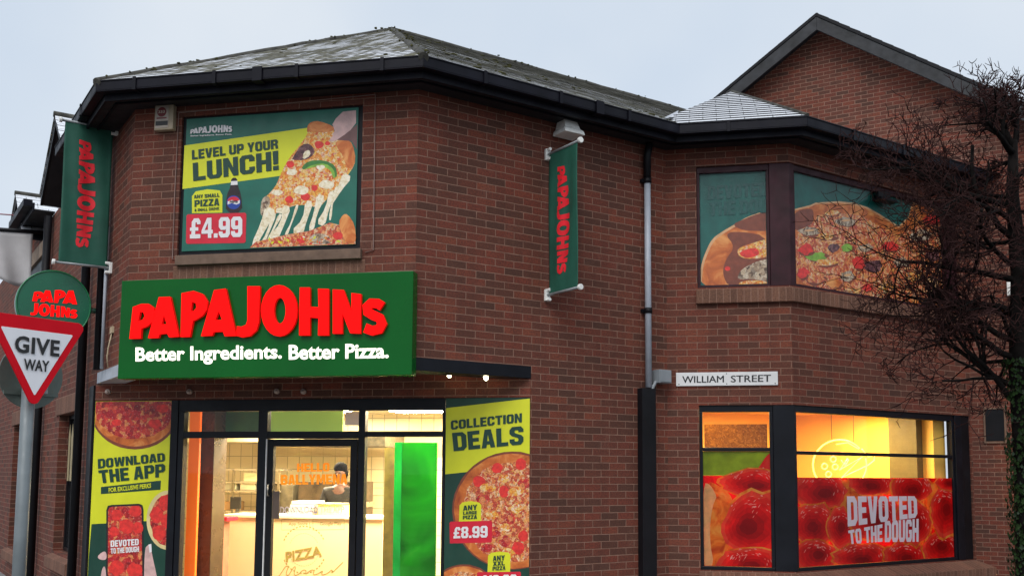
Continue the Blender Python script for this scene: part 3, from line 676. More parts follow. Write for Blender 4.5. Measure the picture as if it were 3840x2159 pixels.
m = MB(); m.box(1.55, 1.78, -.03, .02, 5.06, 5.17); m.hexa([(1.48, -.12, 5.03), (1.82, -.12, 5.03), (1.8, -.1, 5.07), (1.5, -.1, 5.07)], [(1.48, .02, 5.03), (1.82, .02, 5.03), (1.8, .02, 5.07), (1.5, .02, 5.07)])
tag(obj('floodlight', m, BLACK, D.M(), None, .004, (1.65, 0, 5.03)), 'black floodlight under the eaves over the upper bay window', 'light')
# --- side street wall L: windows
for i, (x0, x1, z0, z1) in enumerate((LWIN, LW2)):
    fw = frame(L, x0+.001, x1-.001, z0+.001, z1-.001, .05, .12, .2, BLACK, 'window', bars=(1.75,))
    m = MB(); m.box(x0+.05, x1-.05, .15, .155, z0+.05, z1-.05); obj('pane', m, plain('dark_pane', (.015, .016, .018, 1), .08), L.M(), fw)
    m = MB()
    for k in range(7):
        a = x0+.1+k*.19; m.prism([(a, z0+.9), (a+.1, z0+.9), (a+.1, z1-.28), (a+.05, z1-.12), (a, z1-.28)], .11, .118)
    obj('tracery', m, plain('pale_tracery', '#a99b78', .5), L.M(), fw)
    m = MB(); m.hexa([(x0-.06, -.09, z0-.2), (x1+.06, -.09, z0-.2), (x1+.06, -.09, z0-.06), (x0-.06, -.09, z0-.06)], [(x0-.06, .1, z0-.2), (x1+.06, .1, z0-.2), (x1+.06, .1, z0), (x0-.06, .1, z0)])
    bpart('sill', m, SOLD, L, .005, base=(x0-.06, 0, z0-.2))
    m = MB(); m.box(x0-.2, x1+.1, -.02, .06, z1+.002, z1+.227); bpart('soldier_course', m, SOLD, L, .003, base=(x0-.2, 0, z1))
m = MB(); m.box(-7.2, -5.4, -.05, .02, 3.9, 4.9); m.box(-7.1, -5.5, -.07, -.05, 4.0, 4.8); bpart('window', m, BLACK, L, .004)
m = MB(); m.box(-7.3, -5.3, -.09, .02, 4.9, 5.12); bpart('soldier_course', m, plain('pale_lintel', '#8f7a68', .8, 0, .2, 8), L, .004)
# --- shopfront frame (parts: frame, door, panes)
sf = MB(); SB = (-3.87, -.91)
Y0, Y1 = .0, .09
for x0, x1 in ((-3.9, -3.835), (-2.965, -2.86), (-1.835, -1.762), (-.925, -.897)): sf.box(x0, x1, Y0, Y1, 0, 2.44)
sf.box(-3.9, -.897, Y0-.004, Y1, 2.4, 2.524)
sf.box(-3.835, -2.965, Y0+.004, Y1-.004, 2.112, 2.182); sf.box(-2.86, -1.835, Y0+.004, Y1-.004, 2.105, 2.182); sf.box(-1.762, -.925, Y0+.004, Y1-.004, 2.125, 2.18)
for x0, x1 in ((-3.835, -2.965), (-1.762, -.925)): sf.box(x0, x1, Y0+.004, Y1-.004, 0, .25)
for x0, x1 in ((-3.99, -3.905),): sf.box(x0, x1, -.01, .1, 0, 2.524)
shop = bpart('shopfront_frame', sf, FRAME, S, .003)
for x0, x1 in ((-4.92, -4.0), (-.893, -.006)): m = MB(); m.box(x0, x1, .012, .08, 0, 2.524); bpart('shopfront_panel', m, BLACK, S)
for x0, x1, z0, z1 in ((-3.835, -2.965, .25, 2.112), (-3.835, -2.965, 2.182, 2.4), (-2.86, -1.835, 2.182, 2.4), (-1.762, -.925, 2.18, 2.4), (-1.762, -.925, .25, 2.125)):
    m = MB(); m.box(x0, x1, .04, .046, z0, z1); obj('pane', m, GLASS, S.M(), shop)
m = MB()
for x0, x1, z0, z1 in ((-2.85, -2.777, .01, 2.1), (-1.915, -1.84, .01, 2.1), (-2.777, -1.915, 2.022, 2.1), (-2.777, -1.915, .01, .2)): m.box(x0, x1, -.012, .05, z0, z1)
door = bpart('door', m, BLACK, S, .004)
m = MB(); m.box(-2.777, -1.915, .018, .024, .2, 2.022); obj('pane', m, GLASS, S.M(), door)
m = MB(); m.box(-2.857, -2.846, -.03, -.012, .02, 2.1); obj('edge_trim', m, plain('white_trim', '#d8d8d8', .4), S.M(), door)
m = MB(); m.tube([(-2.815, -.012, 1.62), (-2.815, -.05, 1.62), (-2.815, -.05, 1.5), (-2.815, -.012, 1.5)], .008, 6); obj('handle', m, plain('steel', '#9a9a9c', .3, .8), S.M(), door)
m = MB(); m.box(-2.77, -2.69, -.02, -.012, 1.26, 1.55); obj('letter_plate', m, plain('brown_plate', '#5a4a40', .5), S.M(), door)

# ================================================================== GABLED BUILDING BEHIND THE BAY
gb = empty('gabled_building', E.M(), 'tall red brick gabled house end rising behind the canted bay', 'building')
PK = (-1.755, 8.06); ML, MR = .63, .70
zl = lambda x: PK[1]-(PK[0]-x)*ML; zr = lambda x: PK[1]-(x-PK[0])*MR
m = MB(); m.prism([(.0, 0), (2.6, 0), (2.6, zr(2.6)), PK, (-5.2, zl(-5.2)), (-5.2, 5.0), (.0, 5.0)], .0, .28); obj('wall', m, BRICK2, E.M(), gb)
m = MB(); m.box(2.3, 2.6, .281, 8, 0, 5.0); obj('wall', m, brick('gable_side_brick', .165, .055), E.M(), gb)
def rake(y0, y1, dz0, dz1, mat, name, bev=.004):
    for sgn, mm in ((-1, ML), (1, MR)):
        m = MB(); f = zl if sgn < 0 else zr; x1 = -5.6 if sgn < 0 else 3.0
        m.prism([(PK[0], PK[1]+dz0), (PK[0], PK[1]+dz1), (x1, f(x1)+dz1), (x1, f(x1)+dz0)], y0, y1)
        obj(name, m, mat, E.M(), gb, bev)
rake(-.28, -.25, -.13, .06, SLATEGREY, 'bargeboard'); rake(-.29, -.22, .062, .115, BLACK, 'verge'); rake(-.25, -.002, -.02, .0, SOFFIT, 'verge_soffit', 0)
for f, x1 in ((zl, -5.6), (zr, 3.0)):
    p = [E.w(x1, -.27, f(x1)+.12), E.w(PK[0], -.27, PK[1]+.12), E.w(PK[0], 8, PK[1]+.12), E.w(x1, 8, f(x1)+.12)]
    roof_face('roof_slope', [p[0], p[3], p[2], p[1]], SLATE, gb)
m = MB(); m.box(.16, .38, -.012, .02, 2.2, 2.6); o_ = obj('vent', m, BLACK, E.M(), gb, .003)
m = MB()
for x0, x1, z0, z1 in ((.14, .162, 2.17, 2.62), (.375, .4, 2.17, 2.62), (.162, .375, 2.17, 2.195), (.162, .375, 2.6, 2.62)): m.box(x0, x1, -.02, .01, z0, z1)
obj('vent_frame', m, plain('vent_frame', '#6d5444', .7), E.M(), gb, .003)
m = MB(); m.box(.47, .6, -.09, .0, 4.02, 4.25)
tag(obj('alarm_box', m, WHITEPL, E.M(), None, .01, (.53, 0, 4.02)), 'small white box on the gabled wall behind the tree trunk', 'alarm box')

# ================================================================== POSTERS AND SIGNS
def zmap(ox, oy, sc, fr, y=0):
    f = lambda x, z: fr.at(ox+x*sc, oy+z*sc, y)
    return f, (lambda pts: [f(*p) for p in pts])
def blobs(mb, poly_in, n, r, mi, seed, y, jit=.25):
    rnd = random.Random(seed); k = 0
    while k < n:
        c = poly_in(rnd)
        if c is None: continue
        a = rnd.uniform(.6, 1.15)*r; mb.pr(ell(c[0], c[1], a, a*rnd.uniform(.7, 1), 12, jit, rnd.uniform(0, 3)), mi, y); k += 1
def inell(cx, cz, rx, rz, xmax=99, zmin=-99, zmax=99, xmin=-99):
    def f(r):
        a, q = r.uniform(0, 6.283), math.sqrt(r.random()); x, z = cx+rx*q*math.cos(a), cz+rz*q*math.sin(a)
        return (x, z) if x < xmax and zmin < z < zmax and x > xmin else None
    return f
def place(name, mb, mats, fr, label, cat, group=None, base=(0, 0, 0), bevel=0):
    return tag(obj(name, mb, mats, fr.M(), None, bevel, base), label, cat, group)

# ---- A: lunch poster
yA = .018
f3z, P = zmap(600, 350, .4488, A, yA)
t = empty('poster', A.M(.571, yA, 3.95), 'big square green and lime lunch offer poster showing a cheesy pizza slice', 'poster')
m = MB(); m.box(.571, 2.412, yA, .03, 3.95, 5.318); obj('board', m, TEALP, A.M(), t, 0, (.571, yA, 3.95))
M = [TEALP, YELP, CHZ, CRU, HAND, HANDD, ONION, PEPG, PEPGD, TOM, STR, PIZ, MUSH, REDP, COKE, BLUEP, WHITEP, DGREEN, BROWNP, PIZR]
m = MB(); pr = lambda pts, i: m.pr(P(soft(pts, 1) if i not in (1, 13, 16, 4, 5) else pts), i, yA-.001)
X0, X1, Z0 = .571, 2.412, 3.95
pr([(205, 437), (1300, 280), (1180, 660), (1010, 690), (188, 800)], 1)
pr([(1240, 250), (1330, 235), (1440, 270), (1480, 380), (1600, 400), (1638, 560), (1600, 650), (1500, 760), (1440, 830), (1330, 960), (1220, 930), (1100, 940), (960, 1010), (860, 1050), (850, 900), (960, 790), (1000, 700), (1020, 650), (1080, 540), (1180, 420), (1240, 330)], 2)
pr([(1235, 262), (1270, 238), (1330, 232), (1450, 275), (1460, 310), (1380, 330), (1260, 320), (1225, 330)], 3)
pr([(1470, 400), (1560, 385), (1610, 420), (1638, 560), (1600, 640), (1555, 610), (1530, 520), (1480, 460)], 3)
pr([(1650, 260), (1560, 330), (1470, 390), (1600, 400), (1645, 470)], 5)
pr([(1440, 262), (1470, 212), (1528, 155), (1638, 143), (1638, 250), (1592, 308), (1535, 352), (1475, 392), (1432, 406), (1410, 398), (1440, 362), (1460, 315), (1450, 282)], 4)
pr([(1180, 430), (1250, 418), (1300, 480), (1270, 530), (1210, 560), (1100, 560), (1120, 520)], 6)
pr([(1200, 490), (1250, 470), (1260, 520), (1190, 560)], 10)
pr(stroke([(1190, 630), (1250, 590), (1370, 580), (1450, 620), (1468, 700)], [30, 55, 45, 50, 30]), 8)
pr(stroke([(1215, 632), (1290, 605), (1380, 600), (1440, 640), (1458, 710)], [8, 22, 28, 30, 20]), 7)
for x, z, r in ((1090, 595, 38), (1330, 430, 42), (1215, 865, 45), (1290, 790, 30), (1080, 890, 38), (1400, 420, 24)): pr([(x+r*math.cos(a/9*6.28)*random.uniform(.8, 1.1), z+r*math.sin(a/9*6.28)*random.uniform(.7, 1)) for a in range(9)], 9)
pr([(850, 880), (900, 850), (925, 900), (900, 990), (850, 1030), (838, 990)], 12)
for x, z, r in ((1100, 660, 55), (1180, 810, 70), (1390, 760, 70), (980, 830, 45), (1340, 620, 40), (1010, 980, 45)): pr([(x+r*math.cos(a/10*6.28)*random.uniform(.7, 1.15), z+r*.6*math.sin(a/10*6.28)*random.uniform(.7, 1.1)) for a in range(10)], 10)
for pts, wd in (([(930, 960), (870, 1100), (780, 1275)], [110, 60, 45]), ([(960, 1000), (900, 1170), (850, 1270)], [40, 18, 40]), ([(1060, 940), (1030, 1080), (930, 1240)], [80, 30, 90]), ([(1010, 1010), (950, 1130), (900, 1240)], [40, 10, 30]), ([(1150, 930), (1100, 1080), (1050, 1190)], [30, 8, 30]), ([(1250, 900), (1210, 1060), (1140, 1180)], [70, 34, 110]), ([(1350, 850), (1300, 1000), (1260, 1150)], [80, 26, 50]), ([(1440, 820), (1400, 960), (1340, 1100)], [60, 28, 80]), ([(1480, 780), (1440, 900), (1420, 1060)], [30, 12, 26]), ([(1570, 680), (1500, 800), (1440, 920)], [90, 40, 12])): pr(stroke(pts, wd), 10)
q_ = P([(750, 1290), (800, 1240), (920, 1215), (1060, 1180), (1250, 1150), (1420, 1080), (1500, 1100), (1643, 1180), (1643, 1290)]); m.pr([(max(X0, min(X1, x)), max(Z0+.003, z)) for x, z in q_], 11, yA-.001)
pr([(1490, 1080), (1530, 1010), (1570, 1010), (1630, 1100), (1640, 1250), (1560, 1255), (1520, 1180)], 3)
pr([(1240, 1210), (1300, 1165), (1400, 1180), (1440, 1240), (1400, 1262), (1260, 1262)], 12)
for x, z, r in ((1180, 1225, 42), (1490, 1190, 45), (1000, 1245, 20)): pr([(x+r*math.cos(a/9*6.28)*random.uniform(.8, 1.1), z+r*.75*math.sin(a/9*6.28)) for a in range(9)], 9)
SHR = random.Random(21)
def shreds(n, inside, cols, smin, smax, fn):
    for _ in range(n):
        c = inside(SHR)
        if c is None: continue
        a = SHR.uniform(0, 3.14); l, w_ = SHR.uniform(smin, smax), SHR.uniform(.25, .6)
        fn([(c[0]+l*math.cos(a+t_)*(1 if k_ % 2 == 0 else w_), c[1]+l*math.sin(a+t_)*(1 if k_ % 2 == 0 else w_)) for k_, t_ in enumerate((0, 1.57, 3.14, 4.71))], SHR.choice(cols))
shreds(90, inell(1240, 700, 190, 210), (2, 2, 3, 10, 9, 18), 10, 26, pr); shreds(40, inell(1400, 450, 90, 110), (2, 3, 3, 9), 10, 24, pr); shreds(60, inell(1200, 1230, 330, 30, 1600, 0, 1262), (2, 3, 9, 1, 10), 10, 22, pr)
pr([(268, 1002), (268, 860), (300, 820), (400, 802), (500, 812), (522, 850), (522, 998)], 1)
pr([(548, 1000), (556, 855), (590, 780), (596, 708), (645, 705), (652, 775), (680, 850), (690, 995)], 14)
pr([(594, 735), (648, 732), (650, 765), (592, 768)], 16)
pr([(616+58*math.cos(a/20*6.28), 912+58*math.sin(a/20*6.28)) for a in range(20)], 15)
pr([(616+50*math.cos(a/12*3.1416), 900-36*math.sin(a/12*3.1416)) for a in range(13)], 13)
pr([(566, 905), (600, 893), (640, 905), (667, 893), (667, 918), (640, 930), (600, 918), (566, 930)], 16)
pr([(232, 1012), (710, 998), (722, 1010), (716, 1240), (705, 1250), (228, 1258), (218, 1246), (222, 1024)], 13)
obj('print', m, M, A.M(), t, 0, (.571, yA, 3.95))
def letters(fr, par, base, items, mats, y, name='lettering'):
    for body, quad, mi, off in items:
        m = MB(); m.lay = 520; word(m, body, quad, 0, off, y); obj(name, m, mats[mi], fr.M(), par, 0, base)
LM = [DGREEN, WHITEP, YELP, TEALP, plain('neon_orange_print', (.8, .33, .0, 1), .4), BLKP]
letters(A, t, (.571, yA, 3.95), [
 ('LEVEL UP YOUR', P([(268, 478), (985, 385), (988, 462), (270, 556)]), 0, .045), ('LUNCH!', P([(275, 585), (990, 480), (995, 640), (280, 735)]), 0, .06),
 ('ANY SMALL', P([(285, 852), (500, 835), (500, 866), (288, 880)]), 0, .04), ('PIZZA', P([(290, 895), (498, 878), (498, 938), (290, 950)]), 0, .05), ('& SMALL DRINK', P([(290, 965), (500, 950), (500, 975), (290, 988)]), 0, .04),
 ('£4.99', P([(255, 1048), (690, 1030), (690, 1200), (252, 1215)]), 1, .055), ('Better Ingredients. Better Pizza.', P([(258, 352), (605, 338), (605, 352), (258, 368)]), 1, .03), ('PEPSI', P([(585, 900), (650, 897), (650, 915), (585, 918)]), 15 if 0 else 5, .03)], LM, yA)
m = MB(); put(m, logo(), P([(255, 285), (608, 258), (606, 332), (255, 340)]), yA-.008, 0, .0003); obj('emblem', m, WHITEP, A.M(), t, 0, (.571, yA, 3.95))

# ---- S: left poster (app)
yS = .010
f5, P = zmap(320, 1480, .46875, S, yS)
bS = (-4.93, yS, .2)
t = empty('poster', S.M(*bS), 'tall app download poster with a hand holding a phone, left of the shop door', 'poster')
xl, xr, zt = -4.925, -3.992, 2.52
m = MB(); m.box(xl, xr, yS, .0118, .2, zt); obj('board', m, YELP, S.M(), t, 0, bS)
M = [YELP, DGREEN, CRU, PIZR, BROWNP, REDP, BLKP, plain('cream_print', '#d8c48a', .4), HAND, TOM, WHITEP]
m = MB()
def prc(pts, i):
    q = P(soft(pts) if i == 8 and len(pts) < 9 else pts); q = clipx(clipx(clipx(q, xr-.003), xl+.003, False), zt-.004, True, 1)
    if len(q) > 2: m.pr(q, i, yS-.001)
EL = lambda cx, cz, rx, rz, n=36, j=0: [(cx+rx*(1+random.uniform(-j, j))*math.cos(a/n*6.2832), cz+rz*(1+random.uniform(-j, j))*math.sin(a/n*6.2832)) for a in range(n)]
prc([(50, 1032), (700, 995), (660, 4000), (-200, 4000)], 1)
prc(EL(398, 150, 345, 285, j=.004), 4); prc(EL(396, 140, 335, 270, j=.008), 2); prc(EL(392, 115, 312, 240, j=.03), 3)
for x, z, r in ((200, 120, 60), (330, 250, 70), (470, 130, 75), (560, 230, 55), (250, 220, 40), (620, 110, 50)): prc(EL(x, z, r, r*.7, 14, .12), 9 if r < 58 else 3)
prc([(125, 735), (605, 683), (602, 757), (125, 792)], 1)
prc(EL(665, 1000, 175, 238), 7); prc(EL(672, 1000, 150, 212, j=.04), 3)
for x, z in ((640, 860), (570, 960), (590, 1100), (660, 1010)): prc(EL(x, z, 55, 62, 14, .1), 9)
prc([(168, 920), (180, 885), (210, 878), (430, 868), (458, 880), (466, 915), (475, 1900), (165, 1900)], 6)
prc([(182, 925), (192, 900), (215, 893), (430, 884), (446, 895), (450, 925), (462, 1900), (178, 1900)], 3)
for x, z, r in ((250, 960, 45), (400, 930, 50), (330, 1050, 60), (230, 1090, 40), (420, 1060, 45), (250, 1380, 60), (390, 1400, 60)): prc(EL(x, z, r, r, 14, .15), 9)
prc([(95, 1285), (165, 1235), (175, 1320), (110, 1315)], 8); prc([(125, 1400), (165, 1350), (170, 1600), (120, 1600)], 8)
prc([(470, 1230), (505, 1195), (528, 1190), (530, 1260), (575, 1448), (640, 1900), (470, 1900)], 8)
prc([(505, 1195), (528, 1188), (532, 1250), (515, 1262)], 10)
obj('print', m, M, S.M(), t, 0, bS)
letters(S, t, bS, [('DOWNLOAD', P([(102, 512), (636, 462), (640, 530), (104, 588)]), 0, .06), ('THE APP', P([(105, 602), (640, 548), (640, 652), (120, 706)]), 0, .065),
 ('FOR EXCLUSIVE PERKS', P([(188, 742), (530, 704), (528, 742), (190, 778)]), 2, .03), ('DEVOTED', P([(205, 1162), (430, 1148), (430, 1198), (205, 1215)]), 1, .05), ('TO THE DOUGH', P([(205, 1225), (432, 1208), (432, 1252), (207, 1268)]), 1, .05)], LM, yS)

# ---- S: right poster (collection deals)
f6, P = zmap(1600, 1450, .4897, S, yS)
bS = (-.893, yS, .2)
t = empty('poster', S.M(*bS), 'tall collection deals poster with big pizza and prices, right of the shop door', 'poster')
xl, xr, zt = -.893, -.008, 2.522
m = MB(); m.box(xl, xr, yS, .0118, .2, zt); obj('board', m, DGREEN, S.M(), t, 0, bS)
M = [YELP, DGREEN, CRU, PIZ, BROWNP, REDP, TOM, PIZR, CHZ]
m = MB()
prc([(148, 162), (790, 88), (790, 600), (138, 668)], 0)
prc(EL(655, 945, 458, 452, 44, .006), 4); prc(EL(655, 948, 444, 440, 44, .01), 2); prc(EL(668, 950, 395, 385, 40, .03), 3)
rr = random.Random(3)
for x, z in ((540, 620), (400, 720), (590, 800), (720, 590), (745, 740), (640, 1010), (520, 1110), (740, 1140), (460, 1230), (600, 1180), (700, 1230), (430, 860)): prc(EL(x, z, rr.uniform(38, 55), rr.uniform(34, 48), 14, .1), 6 if rr.random() < .6 else 7)
for x, z in ((470, 770), (590, 700), (680, 800), (500, 980), (590, 1080), (690, 930), (620, 1270)): prc(EL(x, z, rr.uniform(40, 60), rr.uniform(30, 42), 12, .2), 8)
prc(EL(285, 1640, 280, 285, 40, .01), 4); prc(EL(285, 1645, 270, 275, 40, .01), 2); prc(EL(290, 1660, 240, 245, 30, .03), 3)
prc([(247, 1030), (252, 905), (275, 882), (340, 872), (405, 884), (418, 905), (416, 1028)], 0)
prc([(175, 1040), (185, 1030), (495, 1022), (503, 1032), (500, 1180), (492, 1190), (178, 1196)], 5)
prc([(466, 1420), (470, 1290), (495, 1268), (555, 1258), (625, 1266), (641, 1285), (640, 1418)], 0)
prc([(385, 1425), (395, 1415), (715, 1412), (722, 1422), (720, 1570), (385, 1575)], 5)
obj('print', m, M, S.M(), t, 0, bS)
letters(S, t, bS, [('COLLECTION', P([(185, 258), (730, 200), (730, 270), (188, 328)]), 0, .05), ('DEALS', P([(195, 352), (742, 298), (742, 438), (208, 492)]), 0, .06),
 ('ANY', P([(280, 908), (388, 898), (388, 938), (280, 946)]), 0, .055), ('LARGE', P([(280, 952), (386, 946), (386, 972), (280, 976)]), 0, .04), ('PIZZA', P([(278, 984), (386, 978), (386, 1008), (278, 1012)]), 0, .045),
 ('£8.99', P([(208, 1072), (468, 1060), (468, 1150), (206, 1158)]), 1, .055), ('ANY', P([(508, 1292), (600, 1285), (600, 1325), (508, 1330)]), 0, .055), ('XXL', P([(508, 1335), (598, 1328), (598, 1362), (508, 1368)]), 0, .05), ('PIZZA', P([(505, 1374), (604, 1368), (604, 1398), (505, 1404)]), 0, .045),
 ('£13.99', P([(420, 1440), (690, 1432), (690, 1520), (420, 1530)]), 1, .055)], LM, yS)

# ---- bay windows upstairs: teal pizza posters behind the glass
M = [vinyl('teal_vinyl', (.003, .12, .1, 1), .15, .3), CRU, CHZ, PIZ, TOM, MUSH, PEPG, BROWNP, plain('dark_teal_print', (.002, .075, .066, 1), .35), plain('tan_print', '#d9a878', .4, 0, .2, 8), ONION]  # faint lettering is printed in a darker teal
yU = .07
fU, P = zmap(2600, 560, .4143, C, yU)
bU = (.378, yU, 3.87)
t = empty('poster', C.M(*bU), 'teal poster with the left edge of a giant pizza in the narrow upper bay window', 'poster')
xl, xr, zb, zt = .38, 1.111, 3.876, 5.163
m = MB(); m.box(xl, xr, yU, .08, zb, zt); obj('board', m, M[0], C.M(), t, 0, bU)
def mk(fr):
    def g(pts, i):
        q = P(soft(pts) if len(pts) < 12 else pts); q = clipx(clipx(clipx(clipx(q, xr-.003), xl+.003, False), zt-.003, True, 1), zb+.003, False, 1)
        if len(q) > 2: m.pr(q, i, yU-.0005)
    return g
m = MB(); prc = mk(C)
CO = [(60, 1260), (62, 1060), (130, 880), (180, 800), (260, 745), (380, 675), (470, 620), (560, 585), (700, 545), (700, 1260)]
prc(CO, 9); prc([(x+18, z+14) for x, z in CO], 1)
prc([(350, 680), (440, 640), (560, 590), (700, 556), (700, 740), (560, 740), (430, 730)], 7)
prc([(280, 760), (420, 740), (700, 790), (700, 1260), (330, 1260), (260, 1130), (290, 1000), (380, 880)], 7)
prc([(380, 900), (560, 840), (700, 800), (700, 960), (600, 990), (430, 990)], 2)
prc([(400, 935), (520, 890), (590, 900), (600, 960), (470, 990)], 4)
prc([(390, 1160), (440, 1080), (560, 1020), (700, 980), (700, 1200), (520, 1170), (440, 1180)], 5)
prc([(400, 1200), (560, 1180), (700, 1200), (700, 1260), (430, 1260)], 2)
prc(EL(310, 1078, 26, 22, 10), 4)
shreds(60, inell(560, 930, 130, 130, 690), (2, 3, 4, 9, 5), 10, 30, prc); shreds(30, inell(220, 950, 60, 200, 330), (1, 9, 7), 20, 60, prc)
obj('print', m, M, C.M(), t, 0, bU)
letters(C, t, bU, [('DEVOTED', P([(130, 335), (670, 300), (670, 420), (130, 460)]), 0, .05), ('THE DOU', P([(145, 484), (672, 446), (672, 572), (145, 606)]), 0, .05)], [M[8]], yU)
bU = (.13, yU, 3.87)
fU, P = zmap(2500, 500, .6215, D, yU)
t = empty('poster', D.M(*bU), 'teal poster with a giant topped pizza in the wide upper bay window behind branches', 'poster')
xl, xr, zb, zt = .132, 2.936, 3.876, 5.163
m = MB(); m.box(xl, xr, yU, .08, zb, zt); obj('board', m, M[0], D.M(), t, 0, bU)
m = MB(); prc = mk(D)
CO = [(760, 460), (870, 432), (900, 418), (1040, 410), (1130, 420), (1210, 445), (1290, 490), (1400, 560), (1460, 500), (1480, 420), (1720, 380), (1720, 1060), (760, 960)]
prc(CO, 9); prc([(x, z+10) for x, z in CO], 1)
prc([(760, 475), (870, 447), (890, 480), (880, 560), (760, 600)], 7)
prc([(760, 600), (900, 540), (900, 490), (1050, 480), (1190, 500), (1280, 560), (1400, 620), (1500, 560), (1720, 500), (1720, 1060), (760, 960)], 3)
rr = random.Random(5)
for x, z, a, b, i in ((860, 590, 85, 34, 5), (1080, 530, 75, 36, 5), (1000, 480, 60, 24, 2), (960, 620, 80, 26, 2), (1090, 690, 55, 28, 6), (900, 740, 90, 36, 6), (960, 780, 90, 25, 2), (840, 700, 60, 40, 4), (1010, 690, 45, 36, 10), (1160, 780, 50, 50, 4), (1090, 860, 60, 40, 5), (900, 870, 80, 50, 3), (1200, 690, 60, 30, 5), (1250, 800, 80, 50, 10), (1350, 680, 70, 40, 4), (1420, 780, 60, 34, 5), (1540, 620, 80, 40, 5), (1600, 520, 70, 40, 4), (1500, 860, 80, 45, 2), (1600, 900, 60, 40, 9), (1330, 930, 70, 38, 2), (1210, 930, 40, 30, 4), (1600, 740, 60, 40, 10), (820, 840, 50, 40, 4), (1010, 900, 60, 40, 1), (1130, 950, 60, 24, 2), (1660, 640, 30, 60, 9)):
    a, b = a*.72, b*.78; prc(EL(x+6, z+8, a*1.05, b*1.05, 14, .25), 7 if i != 10 else 1); prc(EL(x, z, a, b, 14, .28), i)
    if i == 5: prc([(x-a*.6, z-b*.2), (x+a*.4, z-b*.5), (x+a*.6, z-b*.1), (x-a*.3, z+b*.15)], 9)
shreds(520, inell(1230, 760, 470, 260, 1690), (2, 2, 4, 3, 9, 1, 7, 5, 2, 4, 1), 7, 24, prc)
obj('print', m, M, D.M(), t, 0, bU)

# ---- bay windows downstairs: red vinyl with close-up topping, lit from the room behind
def gradv(name, stops, sc, k=.55, dist=1.2):
    n = NT(name); base = n.ramp(n.noise(sc, 3, None, .5, dist), [(p, c) for p, c in stops]); n.set(base, .3); translucent(n, base, k); MATS[name] = n.m; return n.m
RV = gradv('red_vinyl', [(.3, (.2, .0, .002, 1)), (.45, (.6, .004, .006, 1)), (.58, (.85, .012, .01, 1)), (.72, (.9, .06, .03, 1))], 3)
RVD = gradv('deep_red_vinyl', [(.3, (.12, .0, .002, 1)), (.7, (.5, .002, .004, 1))], 5); RVB = gradv('bright_red_vinyl', [(.3, (.55, .002, .005, 1)), (.5, (.88, .01, .012, 1)), (.75, (.95, .05, .03, 1))], 5); RVO = gradv('orange_vinyl', [(.3, (.62, .07, .008, 1)), (.5, (.85, .22, .02, 1)), (.7, (.9, .42, .07, 1))], 7)
RVH = gradv('highlight_vinyl', [(.3, (.9, .12, .09, 1)), (.7, (.95, .5, .42, 1))], 14); GRV = vinyl('green_vinyl', (.26, .36, .02, 1), .55, .25, 6); PEACH = vinyl('peach_vinyl', (.8, .5, .2, 1), .55, .2, 9)
M = [RV, RVD, RVB, RVO, RVH, GRV, PEACH]
yV = .05
def specks(cx, cz, n, sx, sz, seed):
    r = random.Random(seed)
    for _ in range(n//2): x, z = cx+r.gauss(0, sx*.8), cz+r.gauss(0, sz*.8); q_ = r.uniform(-.6, .6); prc(stroke([(x-r.uniform(3, 12), z+r.uniform(2, 12)), (x, z), (x+r.uniform(3, 12), z-r.uniform(2, 14))], [1, r.uniform(3, 7), 1]), 4)
GR = [gradv('red_step_%d' % i, [(.3, tuple(x*.8 for x in c)+(1,)), (.7, tuple(min(1, x*1.15) for x in c)+(1,))], 6) for i, c in enumerate(((.92, .07, .035), (.92, .025, .016), (.84, .01, .01), (.72, .005, .007), (.56, .003, .005), (.38, .001, .004)))]
M = M + GR
def pep(cx, cz, rx, rz, dx=-.22, dz=.2, sd=1):
    r = random.Random(sd); base = EL(0, 0, 1.1, 1.08, 22, .11)
    prc([(cx+x*rx*1.09, cz+z*rz*1.09) for x, z in base], 3)
    for i in range(11):
        k = 1-i*.075; j = 7+min(5, i//2); prc([(cx+x*rx*k+dx*rx*(1-k), cz+z*rz*k+dz*rz*(1-k)) for x, z in base], j)
    rx, rz = rx*1.12, rz*1.1
    for _ in range(int(10+rx/8)):
        a = r.uniform(-2.6, .4); q = r.uniform(.5, .95); x, z = cx+rx*q*math.cos(a), cz+rz*q*math.sin(a); l = r.uniform(4, 15)
        prc(stroke([(x-l*math.sin(a)*-1, z-l*math.cos(a)), (x, z), (x+l*math.sin(a)*-1, z+l*math.cos(a))], [1, r.uniform(4, 10), 1]), 4)
fV, P = zmap(2300, 1300, .5978, C, yV)
bV = (.38, yV, .76)
t = empty('window_vinyl', C.M(*bV), 'red close-up topping vinyl with a green strip in the narrow lower bay window', 'window vinyl')
xl, xr, zb, zt = .381, 1.107, .76, 2.011
m = MB(); q = P([(555, 806), (1006, 804)]); zr_ = q[0][1]
m.box(xl, xr, yV, yV+.002, zb, zr_); obj('vinyl_sheet', m, RV, C.M(), t, 0, bV)
m = MB(); m.box(xl, xr, yV, yV+.002, zr_+.001, zt); obj('vinyl_sheet', m, GRV, C.M(), t, 0, bV)
m = MB(); yU = yV; prc = mk(C)
prc([(870, 806), (930, 730), (960, 680), (1010, 650), (1010, 806)], 2); prc([(920, 806), (935, 745), (955, 770), (960, 806)], 4)
prc([(560, 825), (690, 880), (760, 960), (745, 1120), (700, 1400), (555, 1400)], 3); prc([(560, 850), (610, 860), (660, 960), (640, 1200), (620, 1400), (560, 1400)], 6)
prc([(620, 980), (680, 900), (720, 960), (700, 1380), (640, 1400), (600, 1200)], 3)
pep(880, 850, 190, 75, .1, .3, 2); pep(900, 1110, 200, 190, -.35, .1, 3); pep(850, 1360, 190, 95, .1, .1, 4)
specks(870, 1000, 16, 28, 35, 1); specks(790, 1330, 14, 26, 20, 4)
